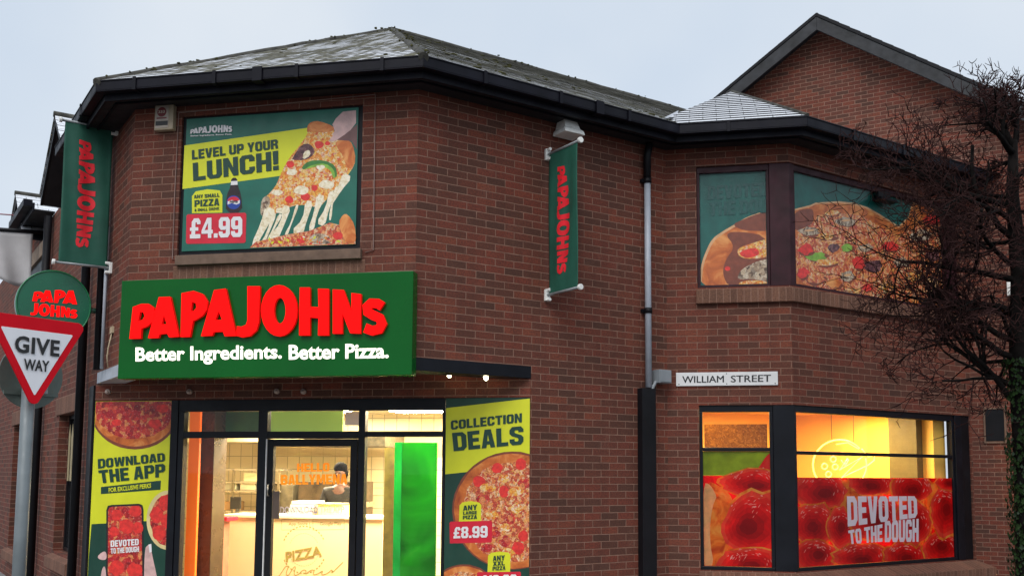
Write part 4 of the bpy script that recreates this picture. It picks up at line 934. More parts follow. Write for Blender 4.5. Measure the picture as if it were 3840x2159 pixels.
obj('print', m, M, C.M(), t, 0, bV)
fV, P = zmap(2300, 1300, .5978, D, yV)
bV = (.07, yV, .76)
t = empty('window_vinyl', D.M(*bV), 'red vinyl reading devoted to the dough in the wide lower bay window', 'window vinyl')
zr_ = P([(1160, 818)])[0][1]; xl, xr, zb, zt = .072, 2.948, .76, zr_
m = MB(); m.box(xl, xr, yV, yV+.002, zb, zr_); obj('vinyl_sheet', m, RV, D.M(), t, 0, bV)
m = MB(); prc = mk(D)
for poly, i in (([(1420, 825), (1500, 840), (1560, 930), (1480, 1030), (1420, 1000)], 3), ([(1700, 830), (1790, 840), (1750, 930), (1690, 930)], 3), ([(1940, 880), (2030, 830), (2060, 900), (2000, 1010), (1990, 1150), (1930, 1180), (1940, 1000)], 3), ([(1380, 1220), (1440, 1200), (1470, 1340), (1400, 1345)], 3), ([(1690, 1250), (1760, 1240), (1770, 1345), (1700, 1350)], 3)): prc(poly, i)
for a_ in ((1620, 850, 130, 75, 0, .4, 5), (1870, 880, 120, 85, .1, .3, 6), (1300, 900, 150, 110, .25, .2, 7), (1260, 1110, 125, 120, -.1, .2, 8), (1430, 1130, 80, 120, 0, 0, 9), (1265, 1310, 120, 95, .2, -.1, 10), (1560, 1320, 165, 80, 0, .3, 11), (1830, 1310, 120, 80, .1, .2, 12), (2060, 1270, 115, 95, 0, -.3, 13), (2082, 1030, 88, 145, .1, -.1, 14), (1640, 1070, 150, 130, .1, .1, 15), (1880, 1100, 100, 130, .2, .1, 16), (2110, 850, 80, 45, 0, .2, 17)): pep(*a_)
obj('print', m, M, D.M(), t, 0, bV)
WV = vinyl('white_vinyl', (.85, .76, .82, 1), .35, .04)
letters(D, t, bV, [('DEVOTED', P([(1462, 935), (1900, 935), (1905, 1068), (1468, 1125)]), 0, .05), ('TO THE', P([(1470, 1150), (1685, 1110), (1685, 1220), (1480, 1235)]), 0, .05), ('DOUGH', P([(1700, 1092), (1912, 1076), (1912, 1220), (1700, 1222)]), 0, .05)], [WV], yV)

# ---- main fascia sign
SGG = plain('sign_green', (.001, .1, .012, 1), .2, 0, .12, 1.2, .2)
yF = -.15
f4_, P = zmap(400, 980, .4658, A, yF)
bF = (.028, 0, 2.655)
t = empty('fascia_sign', A.M(*bF), 'wide green shop sign with raised glowing red letters above the shop door', 'sign')
m = MB(); m.box(.028, 3.052, yF, -.01, 2.655, 3.636); obj('panel', m, SGG, A.M(), t, .006, bF)
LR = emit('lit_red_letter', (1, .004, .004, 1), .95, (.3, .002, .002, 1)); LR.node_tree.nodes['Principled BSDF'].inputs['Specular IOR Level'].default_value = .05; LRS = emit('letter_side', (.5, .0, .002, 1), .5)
m = MB(); V = []
k = 0
for i, (a, b) in enumerate(((0, 2), (2, 4), (4, 6), (6, 8), (8, 9), (9, 11), (11, 12), (12, 13), (13, 14))):
    xs = [p[0] for p in LOGO[a]]; zs = [p[1] for p in LOGO[a]]
    g = logo_half(a, b, 'L%d' % i); m = MB()
    put(m, g, P([(min(xs), min(zs)), (max(xs), min(zs)), (max(xs), max(zs)), (min(xs), max(zs))]), yF-.012, 0, .035)
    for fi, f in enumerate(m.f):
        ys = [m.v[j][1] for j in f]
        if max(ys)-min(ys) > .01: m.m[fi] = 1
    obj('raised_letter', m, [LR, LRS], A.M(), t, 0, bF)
LW = emit('lit_white_letter', (1, .97, .8, 1), .8)
letters(A, t, bF, [('Better Ingredients.', P([(235, 692), (1412, 668), (1412, 816), (235, 840)]), 0, .028), ('Better Pizza.', P([(1468, 672), (2272, 658), (2272, 778), (1468, 792)]), 0, .028)], [LW], yF)

# ---- banners: cloth on two horizontal poles square to the wall
def banner(fr, x, y0, y1, z0, z1, label, grp_y, seed):
    r = random.Random(seed); t = empty('banner', fr.M(x, 0, z0), label, 'banner', 'green cloth banners on wall poles'); b = (x, 0, z0)
    n, k = 24, 60; mb = MB(); amp = .01
    wv = lambda u, v: amp*(math.sin(u*7+v*2.2+seed)+.7*math.sin(u*15-v*3))*math.sin(math.pi*v)**.6
    for sgn in (0,):
        for i in range(n+1):
            for j in range(k+1): u, v = i/n, j/k; mb.v.append((x+wv(u, v), y0+(y1-y0)*u, z0+(z1-z0)*v))
    for i in range(n):
        for j in range(k): a = i*(k+1)+j; mb.f.append((a, a+1, a+k+2, a+k+1)); mb.m.append(0); mb.sm.append(True)
    c = obj('cloth', mb, CLOTH, fr.M(), t, 0, b); sm = c.modifiers.new('s', 'SOLIDIFY'); sm.thickness = .004; sm.offset = 0
    for zz in (z0, z1):
        mb = MB(); mb.tube([(x, .03, zz), (x, y1-.03, zz)], .014, 8); obj('pole', mb, GALV, fr.M(), t, 0, b)
        mb = MB(); mb.tube([(x, y1-.03, zz), (x, y1-.06, zz)], .03, 10); obj('end_cap', mb, WHITEPL, fr.M(), t, .003, b)
        mb = MB(); mb.box(x-.03, x+.03, -.03, 0, zz-.06, zz+.06); mb.tube([(x, -.02, zz+.05), (x, -.07, zz+.05)], .018, 8); mb.tube([(x, -.02, zz-.05), (x, -.07, zz-.05)], .018, 8); obj('bracket', mb, WHITEPL, fr.M(), t, .003, b)
    # lettering both sides, reading downwards
    for sg in (-1, 1):
        g = logo(); V = []
        for a, bb, c_ in g[0]:
            v = .88-.76*a; u = .5+.4*(bb-.5)*(-1 if grp_y*sg > 0 else 1)
            V.append((x+wv(u, v)+sg*(.0042+.0006*(c_+1)), y0+(y1-y0)*u, z0+(z1-z0)*v))
        mb = MB(); mb.add(V, g[1], 0); obj('lettering', mb, plain('banner_red', (.75, .012, .025, 1), .6), fr.M(), t, 0, b)
    return t
CLOTH = plain('banner_cloth', (.008, .085, .055, 1), .7, 0, .2, 3, bump=.15)
xb = L.D(297, 322)[0]
banner(L, xb, -.05, -.535, 3.935, 5.475, 'green cloth banner with red lettering hanging by the left corner of the shop', 1, 1)
xb2 = B.D(1375, 395)[0]
banner(B, xb2, -.05, -.535, 3.59, 5.08, 'narrow looking green cloth banner with red lettering under a white floodlight', 1, 2)

# ---- round projecting sign
xr_ = L.D(265, 780)[0]
cy_, cz_ = -.526, 3.51; RS = .372
t = empty('projecting_sign', L.M(xr_, 0, cz_), 'round green projecting sign with glowing red letters on a wall bracket', 'sign'); b = (xr_, 0, cz_)
m = MB(); n = 48
for xx in (-.05, .05): pass
m.tube([(xr_-.05, cy_, cz_), (xr_+.05, cy_, cz_)], RS, n); obj('disc', m, plain('round_sign_green', (.006, .12, .06, 1), .25, 0, .12, 2), L.M(), t, .008, b)
m = MB(); m.tube([(xr_+.051+0, cy_+RS*.975*math.cos(a/48*6.2832), cz_+RS*.975*math.sin(a/48*6.2832)) for a in range(49)], .009, 6, caps=False); obj('rim', m, plain('rim_green', (.01, .16, .06, 1), .2), L.M(), t, 0, b)
m = MB(); m.tube([(xr_, cy_+RS-.02, cz_-.02), (xr_, -.0, cz_-.02)], .03, 8); m.box(xr_-.015, xr_+.015, -.02, .0, cz_-.14, cz_+.11); obj('bracket', m, plain('bracket_green', (.004, .04, .02, 1), .4), L.M(), t, .003, b)
m = MB()
# face towards the camera is +x of L; reading direction runs from y=-.53-.. (left) to wall (right)
def face_put(mb, g, u0, u1, v0, v1, mi=0):
    V = [(xr_+.052+.004*(c+1), cy_+u0+(u1-u0)*a, cz_+v0+(v1-v0)*bb) for a, bb, c in g[0]]
    mb.add(V, g[1], mi)
face_put(m, logo_half(0, 8, 'PP'), -.215, .225, .015, .17); face_put(m, logo_half(8, 14, 'JJ'), -.225, .235, -.135, .0)
obj('raised_letter', m, LR, L.M(), t, 0, b)

# ---- street nameplate
bN = (.1, 0, 2.74)
f8, P = zmap(2300, 1300, .5978, C, -.02)
t = empty('street_nameplate', C.M(*bN), 'white street nameplate with black lettering on the bay wall', 'street sign')
m = MB(); m.box(.098, 1.2, -.018, -.002, 2.735, 2.885); obj('plate', m, plain('nameplate_white', '#dcdcdc', .4, 0, .06, 7), C.M(), t, .003, bN)
m = MB()
for x, z in ((.13, 2.755), (.65, 2.755), (1.17, 2.755), (.65, 2.868)): m.tube([(x, -.018, z), (x, -.022, z)], .006, 6)
obj('screws', m, BLACK, C.M(), t, 0, bN)
letters(C, t, bN, [('WILLIAM', P([(433, 184), (693, 180), (693, 222), (433, 226)]), 0, 0), ('STREET', P([(738, 180), (988, 174), (988, 218), (738, 222)]), 0, 0)], [plain('name_black', '#17171c', .5)], -.0185)

# ---- give way sign
GW = Frame((-2.81, 5.8), R(35))
f9, _ = zmap(0, 1000, .4142, GW)
tip = GW.at(295*.4142, 1000+1295*.4142); 
bG = (tip[0]-.02, .06, -.02)
t = empty('give_way_sign', GW.M(*bG), 'triangular red and white give way road sign on a grey post', 'road sign')
sx, sz = tip[0], tip[1]
def tri(h, r, up): # rounded downward triangle, height h, tip at sz+up
    o = []; w2 = h/math.sqrt(3)
    for cx, cz in ((0, 0), (w2, h), (-w2, h)):
        gx, gz = 0, h*2/3; dx, dz = gx-cx, gz-cz; l = math.hypot(dx, dz); qx, qz = cx+dx/l*2*r, cz+dz/l*2*r; a0 = math.atan2(-dz, -dx)
        for i in range(7): a = a0+R(-60+20*i); o.append((sx+qx+r*math.cos(a), sz+up+qz+r*math.sin(a)))
    return o
m = MB(); m.prism(tri(.545, .035, 0), -.012, 0); obj('plate', m, SIGNRED, GW.M(), t, .002, bG)
m = MB(); m.prism(tri(.385, .006, .082), -.0135, -.0122); obj('panel', m, SIGNWHITE, GW.M(), t, 0, bG)
letters(GW, t, bG, [('GIVE', [(sx-.137, sz+.425), (sx+.137, sz+.425), (sx+.137, sz+.325), (sx-.137, sz+.325)], 0, .032), ('WAY', [(sx-.078, sz+.295), (sx+.078, sz+.295), (sx+.078, sz+.228), (sx-.078, sz+.228)], 0, .028)], [BLKP], -.0135)
m = MB(); m.tube([(sx+.02, .09, -.02), (sx+.02, .09, sz+.5)], .038, 14); obj('post', m, plain('post_grey', '#71797c', .5, .1, .15, 6), GW.M(), t, 0, bG)
m = MB()
for zz in (sz+.12, sz+.42): m.box(sx-.04, sx+.09, .001, .05, zz-.02, zz+.02)
obj('clamp', m, GALV, GW.M(), t, .003, bG)
m = MB(); cxx, czz = GW.at(75*1.4913, 945*1.4913, .22); m.tube([(cxx, .2, czz), (cxx, .212, czz)], .2, 40)
m.box(cxx-.17, cxx+.17, .19, .2, czz-.12, czz-.1); m.box(cxx-.05, cxx+.05, .12, .2, czz-.12, czz-.08)
place('road_sign_back', m, plain('sign_back_grey', '#5a655f', .45, .2, .15, 6), GW, 'plain grey back of a round road sign behind the give way triangle', 'road sign', None, (cxx, .2, czz))

# ================================================================== WALL FITTINGS
# downpipes
def pipe(fr, label, segs, mats, r, base, names, extra=None, grp=None):
    t = empty('drainpipe', fr.M(*base), label, 'drainpipe', grp)
    for (pts, rr, mat, nm) in segs: m = MB(); m.tube(pts, rr, 12); obj(nm, m, mat, fr.M(), t, 0, base)
    return t
x = 2.865
t = pipe(B, 'grey drainpipe with black top down the inside corner by the bay', [([(x, -.06, 2.7), (x, -.06, 5.02)], .036, GREYPL, 'pipe'), ([(x, -.06, 5.02), (x, -.06, 5.3), (x, -.1, 5.44)], .042, BLACK, 'swan_neck')], None, 0, (x, -.06, 2.7), None)
m = MB()
for zz in (5.02, 3.55): m.tube([(x, -.06, zz-.03), (x, -.06, zz+.03)], .046, 12); m.box(x-.06, x+.06, -.04, -.002, zz-.02, zz+.02)
obj('pipe_clip', m, BLACK, B.M(), t, 0, (x, -.06, 2.7))
m = MB(); m.box(2.75, 2.945, -.09, -.003, 0, 2.69); place('pipe_casing', m, BLACK, B, 'tall black boxed casing below the grey drainpipe', 'pipe casing', None, (2.87, 0, 0), .006)
m = MB(); m.box(2.955, 3.13, -.14, -.004, 2.755, 2.9); m.box(2.965, 3.12, -.147, -.14, 2.765, 2.89); m.tube([(2.96, -.07, 2.77), (2.9, -.07, 2.68)], .02, 8)
place('junction_box', m, plain('grey_box', '#858b90', .45, 0, .1, 8), B, 'grey plastic junction box beside the drainpipe foot', 'junction box', None, (3.04, 0, 2.755), .006)
xp = -1.86
t = pipe(L, 'black drainpipe on the side street wall behind the round sign', [([(xp, -.08, 0), (xp, -.08, 5.1), (xp, -.3, 5.5)], .05, BLACK, 'pipe')], None, 0, (xp, -.08, 0), None)
t = pipe(L, 'black drainpipe at the shop corner below the left banner', [([(-1.0, -.07, 2.84), (-1.0, -.07, 5.1), (-1.0, -.3, 5.5)], .04, BLACK, 'pipe'), ([(-.86, -.05, 2.84), (-.86, -.05, 4.4)], .018, GREYPL, 'conduit')], None, 0, (-1.0, -.07, 2.84), None)
t = pipe(L, 'far black drainpipe by the hanging white flag', [([(-5.0, -.08, 0), (-5.0, -.08, 5.4)], .055, BLACK, 'pipe')], None, 0, (-5.0, -.08, 0), None)
m = MB(); m.box(-1.6, -1.36, -.03, .05, 0, 2.7); place('corner_post', m, BLACK, L, 'black boxed post at the left end of the shopfront', 'post', None, (-1.48, 0, 0), .006)
# alarm box
m = MB(); b = (.26, 0, 5.19); AX = .04; t = empty('burglar_alarm', A.M(*b), 'cream burglar alarm box with a red badge high by the left corner', 'alarm box')
m.box(.262, .47, -.07, -.002, 5.19, 5.45); obj('case', m, CREAM, A.M(), t, .008, b)
m = MB(); m.box(.275, .42, -.074, -.07, 5.21, 5.44); obj('front', m, plain('alarm_front', '#a89c90', .5), A.M(), t, .002, b)
m = MB(); m.prism(ell(.345, 5.375, .05, .05, 20), -.076, -.0742); m.box(.29, .4, -.0765, -.0742, 5.305, 5.318, 0); obj('badge', m, plain('badge_red', (.16, .015, .02, 1), .5), A.M(), t, 0, b)
letters(A, t, b, [('333', [(.308, 5.39), (.382, 5.39), (.382, 5.36), (.308, 5.36)], 0, .03)], [plain('badge_cream', '#b9a79a', .5)], -.0745)
m = MB(); m.box(.28, .415, -.0765, -.0742, 5.235, 5.28); obj('lamp_window', m, BLKP, A.M(), t, 0, b)
# floodlight on wall B
b = (1.72, 0, 5.3); t = empty('floodlight', B.M(*b), 'white wall floodlight above the right banner', 'light')
m = MB(); zs = ((5.29, .13, .24), (5.33, .125, .23), (5.36, .1, .2), (5.45, .075, .17))
for (z0, w0, d0), (z1, w1, d1) in zip(zs, zs[1:]): m.hexa([(1.72-w0, -d0, z0), (1.72+w0, -d0, z0), (1.72+w1, -d1, z1), (1.72-w1, -d1, z1)], [(1.72-w0, -.02, z0), (1.72+w0, -.02, z0), (1.72+w1, -.02, z1), (1.72-w1, -.02, z1)])
obj('housing', m, WHITEPL, B.M(), t, .004, b); m = MB(); m.box(1.66, 1.78, -.02, 0, 5.33, 5.43); obj('back_plate', m, WHITEPL, B.M(), t, .003, b)
# pale cable round the poster
m = MB(); m.tube([(.585, -.012, 3.87), (.488, -.012, 3.868), (.488, -.012, 4.6), (.497, -.012, 5.38), (1.5, -.012, 5.395), (2.594, -.012, 5.425), (2.6, -.012, 4.6), (2.606, -.012, 3.88), (2.52, -.012, 3.86)], .0055, 5)
place('cable', m, plain('pale_cable', '#8a7068', .6), A, 'thin pale cable running round the lunch poster', 'cable', None, (.488, 0, 3.87))
m = MB(); m.tube([(-.62, -.01, 3.2), (-.66, -.03, 3.05), (-.6, -.05, 2.95), (-.64, -.03, 2.84)], .008, 6); m.box(-.68, -.56, -.02, 0, 3.2, 3.27)
place('cable', m, plain('cream_cable', '#b5a488', .6), L, 'loose cream cable looping down by the round sign bracket', 'cable', None, (-.62, 0, 2.84))
# spot lamps in the doorway ceiling
LAMP = emit('lit_lamp', (1, .85, .5, 1), 14); dim = plain('lamp_rim', '#a59a90', .4)
def spot(px, py, label):
    x, z = S.D(px, py, -.22); y = -.22; b = (x, y, z)
    t = empty('ceiling_spotlight', S.M(*b), label, 'spotlight')
    m = MB(); m.tube([(x, y, z+.01), (x, y, 2.82)], .012, 8); m.tube([(x, y, z+.005), (x, y, z+.04)], [.03, .02], 12); obj('fitting', m, dim, S.M(), t, 0, b)
    m = MB(); m.ball((x, y, z-.015), (.026, .026, .036), 0, 12); obj('bulb', m, LAMP, S.M(), t, 0, b)
spot(1130, 937, 'lit bulb under the shop overhang nearer to the big sign'); spot(1222, 944, 'lit bulb under the shop overhang farther from the big sign')
for px, py, lb in ((270, 984, 'small white fitting on the brick band above the app poster'), (475, 984, 'small white fitting on the brick band above the orange panel'), (695, 983, 'small white fitting on the brick band above the door'), (762, 984, 'small white fitting on the brick band right of the one above the door')):
    x, z = S.D(px, py, -.03); m = MB(); m.tube([(x, 0, z), (x, -.035, z)], .028, 12); m.ball((x, -.04, z-.004), .022, 0, 10); place('wall_fitting', m, plain('pale_fitting', '#a8958c', .4), S, lb, 'wall fitting', 'small fittings on the brick band', (x, 0, z))
# flag on a pole, side street
fp = L.D(118, 585, 0)
t = empty('flag', L.M(fp[0], 0, fp[1]), 'plain off-white flag hanging from a black wall pole at the far left', 'flag'); b = (fp[0], 0, fp[1])
yf, zf = perp(L, fp[0], 0, 577)
m = MB(); m.tube([(fp[0], 0, fp[1]), (fp[0], yf*1.25, fp[1]+(zf-fp[1])*1.25)], .03, 8); obj('pole', m, BLACK, L.M(), t, 0, b)
m = MB(); n, k = 16, 12
y1_, z1_ = perp(L, fp[0], 82, 598); zb_ = perp(L, fp[0], 80, 712)[1]
for i in range(n+1):
    for j in range(k+1):
        u, v = i/n, j/k; yy = y1_+(yf*1.25-y1_)*u; top = fp[1]+(zf-fp[1])*(yy/yf)-.03; m.v.append((fp[0]+.05*math.sin(u*9+v*3)*v, yy, top+(zb_-top-.06*math.sin(u*5))*v))
for i in range(n):
    for j in range(k): a = i*(k+1)+j; m.f.append((a, a+1, a+k+2, a+k+1)); m.m.append(0); m.sm.append(True)
c = obj('cloth', m, plain('flag_cloth', '#c2c0c1', .9, 0, .12, 3, bump=.2), L.M(), t, 0, b); sm = c.modifiers.new('s', 'SOLIDIFY'); sm.thickness = .004
m = MB(); q1 = L.D(60, 543, -.3); q2 = L.D(-6, 538, -.3); m.tube([(q1[0], -.3, q1[1]), (q2[0], -.3, q2[1])], .012, 5); place('cord', m, plain('red_cord', '#8a4a50', .7), L, 'thin red cord stretched above the flag pole', 'cord', None, (q1[0], -.3, q1[1]))

# ================================================================== SHOP INTERIOR
def tiled(name, c, w_=.2, h_=.2):
    n = NT(name); v = wall_uv(n); br = n.n('ShaderNodeTexBrick', offset=0); n.l(v, br.inputs[0]); br.inputs['Scale'].default_value = 1; br.inputs['Brick Width'].default_value = w_; br.inputs['Row Height'].default_value = h_
    c = lin(c); br.inputs['Mortar Size'].default_value = .006; br.inputs['Color1'].default_value = c; br.inputs['Color2'].default_value = tuple(x*.9 for x in c[:3])+(1,); br.inputs['Mortar'].default_value = tuple(x*.45 for x in c[:3])+(1,)
    n.set(br.outputs[0], .3); MATS[name] = n.m; return n.m
CRT = tiled('cream_wall_tiles', '#d9c8a4'); CEIL = tiled('ceiling_tiles', '#cfc4aa', .6, .6)
CRW = plain('cream_wall', '#d9c8a4', .7, 0, .06, 2); PEACHW = plain('peach_counter', '#dcb890', .5, 0, .05, 2); YWALL = plain('yellow_wall', (.9, .55, .1, 1), .6, 0, .06, 1.5)
STEEL = plain('kitchen_steel', '#a79c86', .3, .7, .12, 5); DKM = plain('dark_machine', '#1d1a18', .4, 0, .3, 9); TILE = plain('floor_tile', '#8f8373', .4, 0, .1, 3)
DARKG = plain('dark_green_panel', (.02, .05, .02, 1), .5, 0, .5, 3)
rm = empty('shop_room', S.M(-2.4, .1, 0), 'warm lit pizza kitchen room behind the shop door', 'room'); rb = (-2.4, .1, 0)
def rpart(name, mb, mat, par=None): return obj(name, mb, mat, S.M(), par or rm, 0, rb)
RPL = [(-4.9, .1), (-.05, .1), (.2, .35), (.2, 4.9), (-8.9, 4.9)]
m = MB(); m.slab(RPL, -.02, .01); rpart('floor', m, TILE)
m = MB(); m.slab(RPL, 2.66, 2.7); rpart('ceiling', m, CEIL)
m = MB(); m.box(-9, .2, 4.9, 5.0, 0, 2.7); rpart('wall', m, CRT)
for sgn in (0, 1):
    m = MB(); p0, p1 = ((.2, .3), (.2, 4.9)) if sgn else ((-4.85, .1), (-9.1, 4.9))
    m.slab([p0, p1, (p1[0]+(-.1 if sgn else .1), p1[1]+.1), (p0[0]+(-.1 if sgn else .1), p0[1]+.1)], 0, 2.7); rpart('wall', m, CRW)
def lampbox(M_, x0, x1, y0, y1, z, st, parent, base, label, col=(1, .78, .42, 1)):
    t = empty('ceiling_light', M_ @ Matrix.Translation(((x0+x1)/2, (y0+y1)/2, z)), label, 'ceiling light'); b = ((x0+x1)/2, (y0+y1)/2, z)
    m = MB(); m.box(x0-.02, x1+.02, y0-.02, y1+.02, z-.01, z+.02); obj('frame', m, WHITEPL, M_, t, 0, b)
    m = MB(); m.face([(x0, y0, z-.012), (x0, y1, z-.012), (x1, y1, z-.012), (x1, y0, z-.012)]); obj('diffuser', m, emit('lit_diffuser_%d' % len(MATS), col, st), M_, t, 0, b)
W1 = (1, .86, .58, 1)
lampbox(S.M(), -1.55, -.35, 1.2, 2.0, 2.62, 88, rm, rb, 'bright ceiling light panel seen through the transom by the deals poster', W1)
lampbox(S.M(), -3.4, -2.2, 1.0, 1.6, 2.62, 88, rm, rb, 'ceiling light panel over the serving counter', W1)
lampbox(S.M(), -4.6, -3.2, 3.0, 3.7, 2.62, 88, rm, rb, 'unseen ceiling light panel added over the rear kitchen shelf', W1)  # unseen panel, added to brighten the rear of the kitchen
lampbox(S.M(), -2.6, -1.2, 3.2, 3.8, 2.62, 88, rm, rb, 'unseen ceiling light panel added over the ovens at the back', W1)  # likewise added out of sight for more light at the back
# counter
yc = 2.0
xe = S.D(962, 1302, yc)[0]; xc0 = S.D(557, 1312, yc)[0]
t = empty('counter', S.M(xc0, yc, 0), 'long peach serving counter with a printed pizza roundel on its front', 'counter'); b = (xc0, yc, 0)
m = MB(); m.box(xc0, xe, yc, yc+.6, .0, 1.17); obj('front', m, PEACHW, S.M(), t, 0, b)
m = MB(); m.box(xc0-.02, xe+.03, yc-.03, yc+.63, 1.17, 1.205); obj('worktop', m, CRW, S.M(), t, .004, b)
fP, P = zmap(640, 1450, .4896, S, yc)
INK = plain('counter_ink', '#8a7638', .6)
m = MB(); ce = fP(1020, 1245)
for rr_ in (.285, .2): 
    n_ = 40
    for i in range(n_):
        if rr_ > .25 and 6 < i % 20 < 0: pass
        a0, a1 = i/n_*6.2832, (i+.55)/n_*6.2832
        if abs(math.sin(a0)) < .42: continue
        m.pr([(ce[0]+r_*math.cos(a), ce[1]+r_*math.sin(a)) for r_, a in ((rr_, a0), (rr_, a1), (rr_+(.016 if rr_ > .25 else .005), a1), (rr_+(.016 if rr_ > .25 else .005), a0))], 0, yc-.001)
m.pr(stroke(smo(P([(820, 1460), (850, 1420), (880, 1370), (905, 1370), (880, 1430), (900, 1450), (940, 1380), (960, 1370), (940, 1440), (975, 1440), (1010, 1400), (1040, 1400), (1030, 1440), (1070, 1400), (1100, 1400), (1090, 1440), (1130, 1430), (1170, 1400), (1150, 1440), (1200, 1430), (1240, 1390), (1230, 1430), (1280, 1380), (1320, 1340)])), .011), 0, yc-.001)
obj('print', m, INK, S.M(), t, 0, b)
letters(S, t, b, [('PIZZA', P([(880, 1262), (1155, 1212), (1160, 1292), (885, 1340)]), 0, .03), ('SINCE 1984', P([(950, 1352), (1085, 1330), (1085, 1342), (950, 1364)]), 0, .01)][:1], [INK], yc)
# things on / behind the counter
def thing_box(name, label, cat, parts, base, grp=None):
    t = empty(name, S.M(*base), label, cat, grp)
    for nm, mat, bx in parts:
        m = MB()
        for q in bx: m.box(*q)
        obj(nm, m, mat, S.M(), t, .004, base)
    return t
def at(px, py, y): return S.D(px, py, y)
x0, _ = at(727, 1300, 2.2); x1, _ = at(792, 1300, 2.2)
PBX = plain('box_lilac', '#b0a2a0', .7, 0, .12, 9)
for k in range(4): 
    thing_box('pizza_box', 'white flat pizza box stacked on the serving counter', 'pizza box', [('carton', PBX, [(x0+.02*k, x1-.02+.01*k, 2.12, 2.5, 1.206+k*.045, 1.248+k*.045)])], (x0, 2.12, 1.206+k*.045), 'stack of pizza boxes')
x0, _ = at(803, 1300, 2.2); x1, _ = at(862, 1300, 2.2)
thing_box('display_case', 'pale lit display case on the counter right of the pizza boxes', 'display case', [('case', plain('case_cream', '#d9cf80', .5), [(x0, x1, 2.15, 2.5, 1.206, 1.34)]), ('shelf', STEEL, [(x0-.01, x1+.01, 2.13, 2.52, 1.341, 1.36)])], (x0, 2.15, 1.206))
x0, _ = at(580, 1275, 2.4); x1, _ = at(606, 1275, 2.4); zz = at(590, 1295, 2.4)[1]
thing_box('till', 'black till screen on the counter seen through the left window', 'till', [('screen', DKM, [(x0, x1, 2.38, 2.41, 1.26, 1.42)]), ('stand', DKM, [(x0+.08, x1-.08, 2.4, 2.5, 1.206, 1.26)])], (x0, 2.4, 1.206))
x0, _ = at(533, 1305, 1.7); x1, _ = at(580, 1305, 1.7)
thing_box('red_bench', 'red topped low unit beside the counter in the left window', 'bench', [('top', plain('bench_red', (.5, .01, .03, 1), .4), [(x0, x1, 1.6, 1.9, 1.14, 1.19)]), ('body', plain('bench_dark_red', '#a8705a', .5), [(x0+.02, x1-.1, 1.62, 1.88, 0, 1.139)])], (x0, 1.6, 0))
# wall shelf rack (left window)
x0 = at(535, 1200, 3.4)[0]; x1 = at(640, 1200, 3.4)[0]
za, zb2, zc, zd = at(590, 1180, 3.4)[1], at(590, 1212, 3.4)[1], at(590, 1234, 3.4)[1], at(590, 1285, 3.4)[1]
t = empty('shelf_rack', S.M(x0, 3.4, 0), 'steel kitchen shelf rack on the rear wall in the left window', 'shelf rack'); b = (x0, 3.4, 0)
for zq in (za, zb2, zc, zd): m = MB(); m.box(x0, x1+.4, 3.4, 3.8, zq-.012, zq+.012); obj('shelf', m, STEEL, S.M(), t, 0, b)
for xx in (x0+.05, x0+.3, x0+.85, x1+.35): m = MB(); m.box(xx, xx+.03, 3.4, 3.43, 0, za); obj('upright', m, plain('rack_post', '#6a5c40', .4), S.M(), t, 0, b)
for k, (dx, zq, c) in enumerate(((.1, zc, '#b9b29a'), (.4, zc, '#cfc6a8'), (.72, zd, '#8b7b5a'), (.45, zb2, '#c9bb92'), (.12, zd, '#a87f50'))):
    m = MB(); m.box(x0+dx, x0+dx+.24, 3.45, 3.7, zq+.0125, zq+.14); place('storage_tub', m, plain('tub_%d' % k, c, .5), S, ['grey white tub at left of the third rack shelf', 'pale tub beside the grey white tub on the third rack shelf', 'dull brown tub on the lowest rack shelf', 'cream tub on the upper rack shelf', 'tan tub at left of the lowest rack shelf'][k], 'tub', None, (x0+dx, 3.45, zq+.0125), .01)
# extractor hood and ovens
x0 = at(690, 1140, 3.6)[0]; x1 = at(890, 1140, 3.6)[0]
t = empty('extractor_hood', S.M(x0, 3.5, 2.0), 'long steel extractor hood over the ovens behind the door', 'extractor hood'); b = (x0, 3.5, 2.0)
m = MB(); m.box(x0-1.6, x0+.5, 3.4, 4.4, 2.18, 2.4); obj('canopy', m, plain('hood_cream', '#c9bf9c', .5, .2), S.M(), t, .005, b)
m = MB(); m.box(x0+.51, x1+.5, 3.5, 4.4, 2.12, 2.32); obj('filter_bank', m, plain('filter_dark', '#4a4232', .4, .3, .5, 12), S.M(), t, .005, b)
x0 = at(750, 1240, 3.4)[0]; x1 = at(885, 1240, 3.4)[0]
t = empty('oven', S.M(x0, 3.4, 0), 'dark double deck pizza oven at the back of the kitchen', 'oven'); b = (x0, 3.4, 0)
m = MB(); m.box(x0, x1, 3.4, 4.3, 0, 1.25); m.box(x0, x1, 3.4, 4.3, 1.33, 1.62); obj('body', m, plain('oven_body', '#4a3d2c', .4, .4, .5, 6), S.M(), t, .006, b)
m = MB(); m.box(x0-.02, x1+.02, 3.37, 4.3, 1.25, 1.328); obj('conveyor', m, STEEL, S.M(), t, .004, b)
m = MB(); m.box(x0-.62, x0-.1, 3.45, 4.2, 0, 1.58); place('fridge', m, plain('fridge_grey', '#5d5543', .4, .3, .5, 8), S, 'grey brown kitchen fridge left of the oven', 'fridge', None, (x0-.4, 3.45, 0), .01)
m = MB(); m.box(-5.4, .2, 4.9, 5.19, 1.5, 1.53); m.box(-5.4, .2, 4.9, 5.19, 2.0, 2.4); place('wall_cupboards', m, plain('cupboard', '#cbb88c', .5, 0, .1, 3), S, 'row of cream cupboards along the rear kitchen wall', 'cupboard', None, (-2.6, 5.0, 1.5), .004)
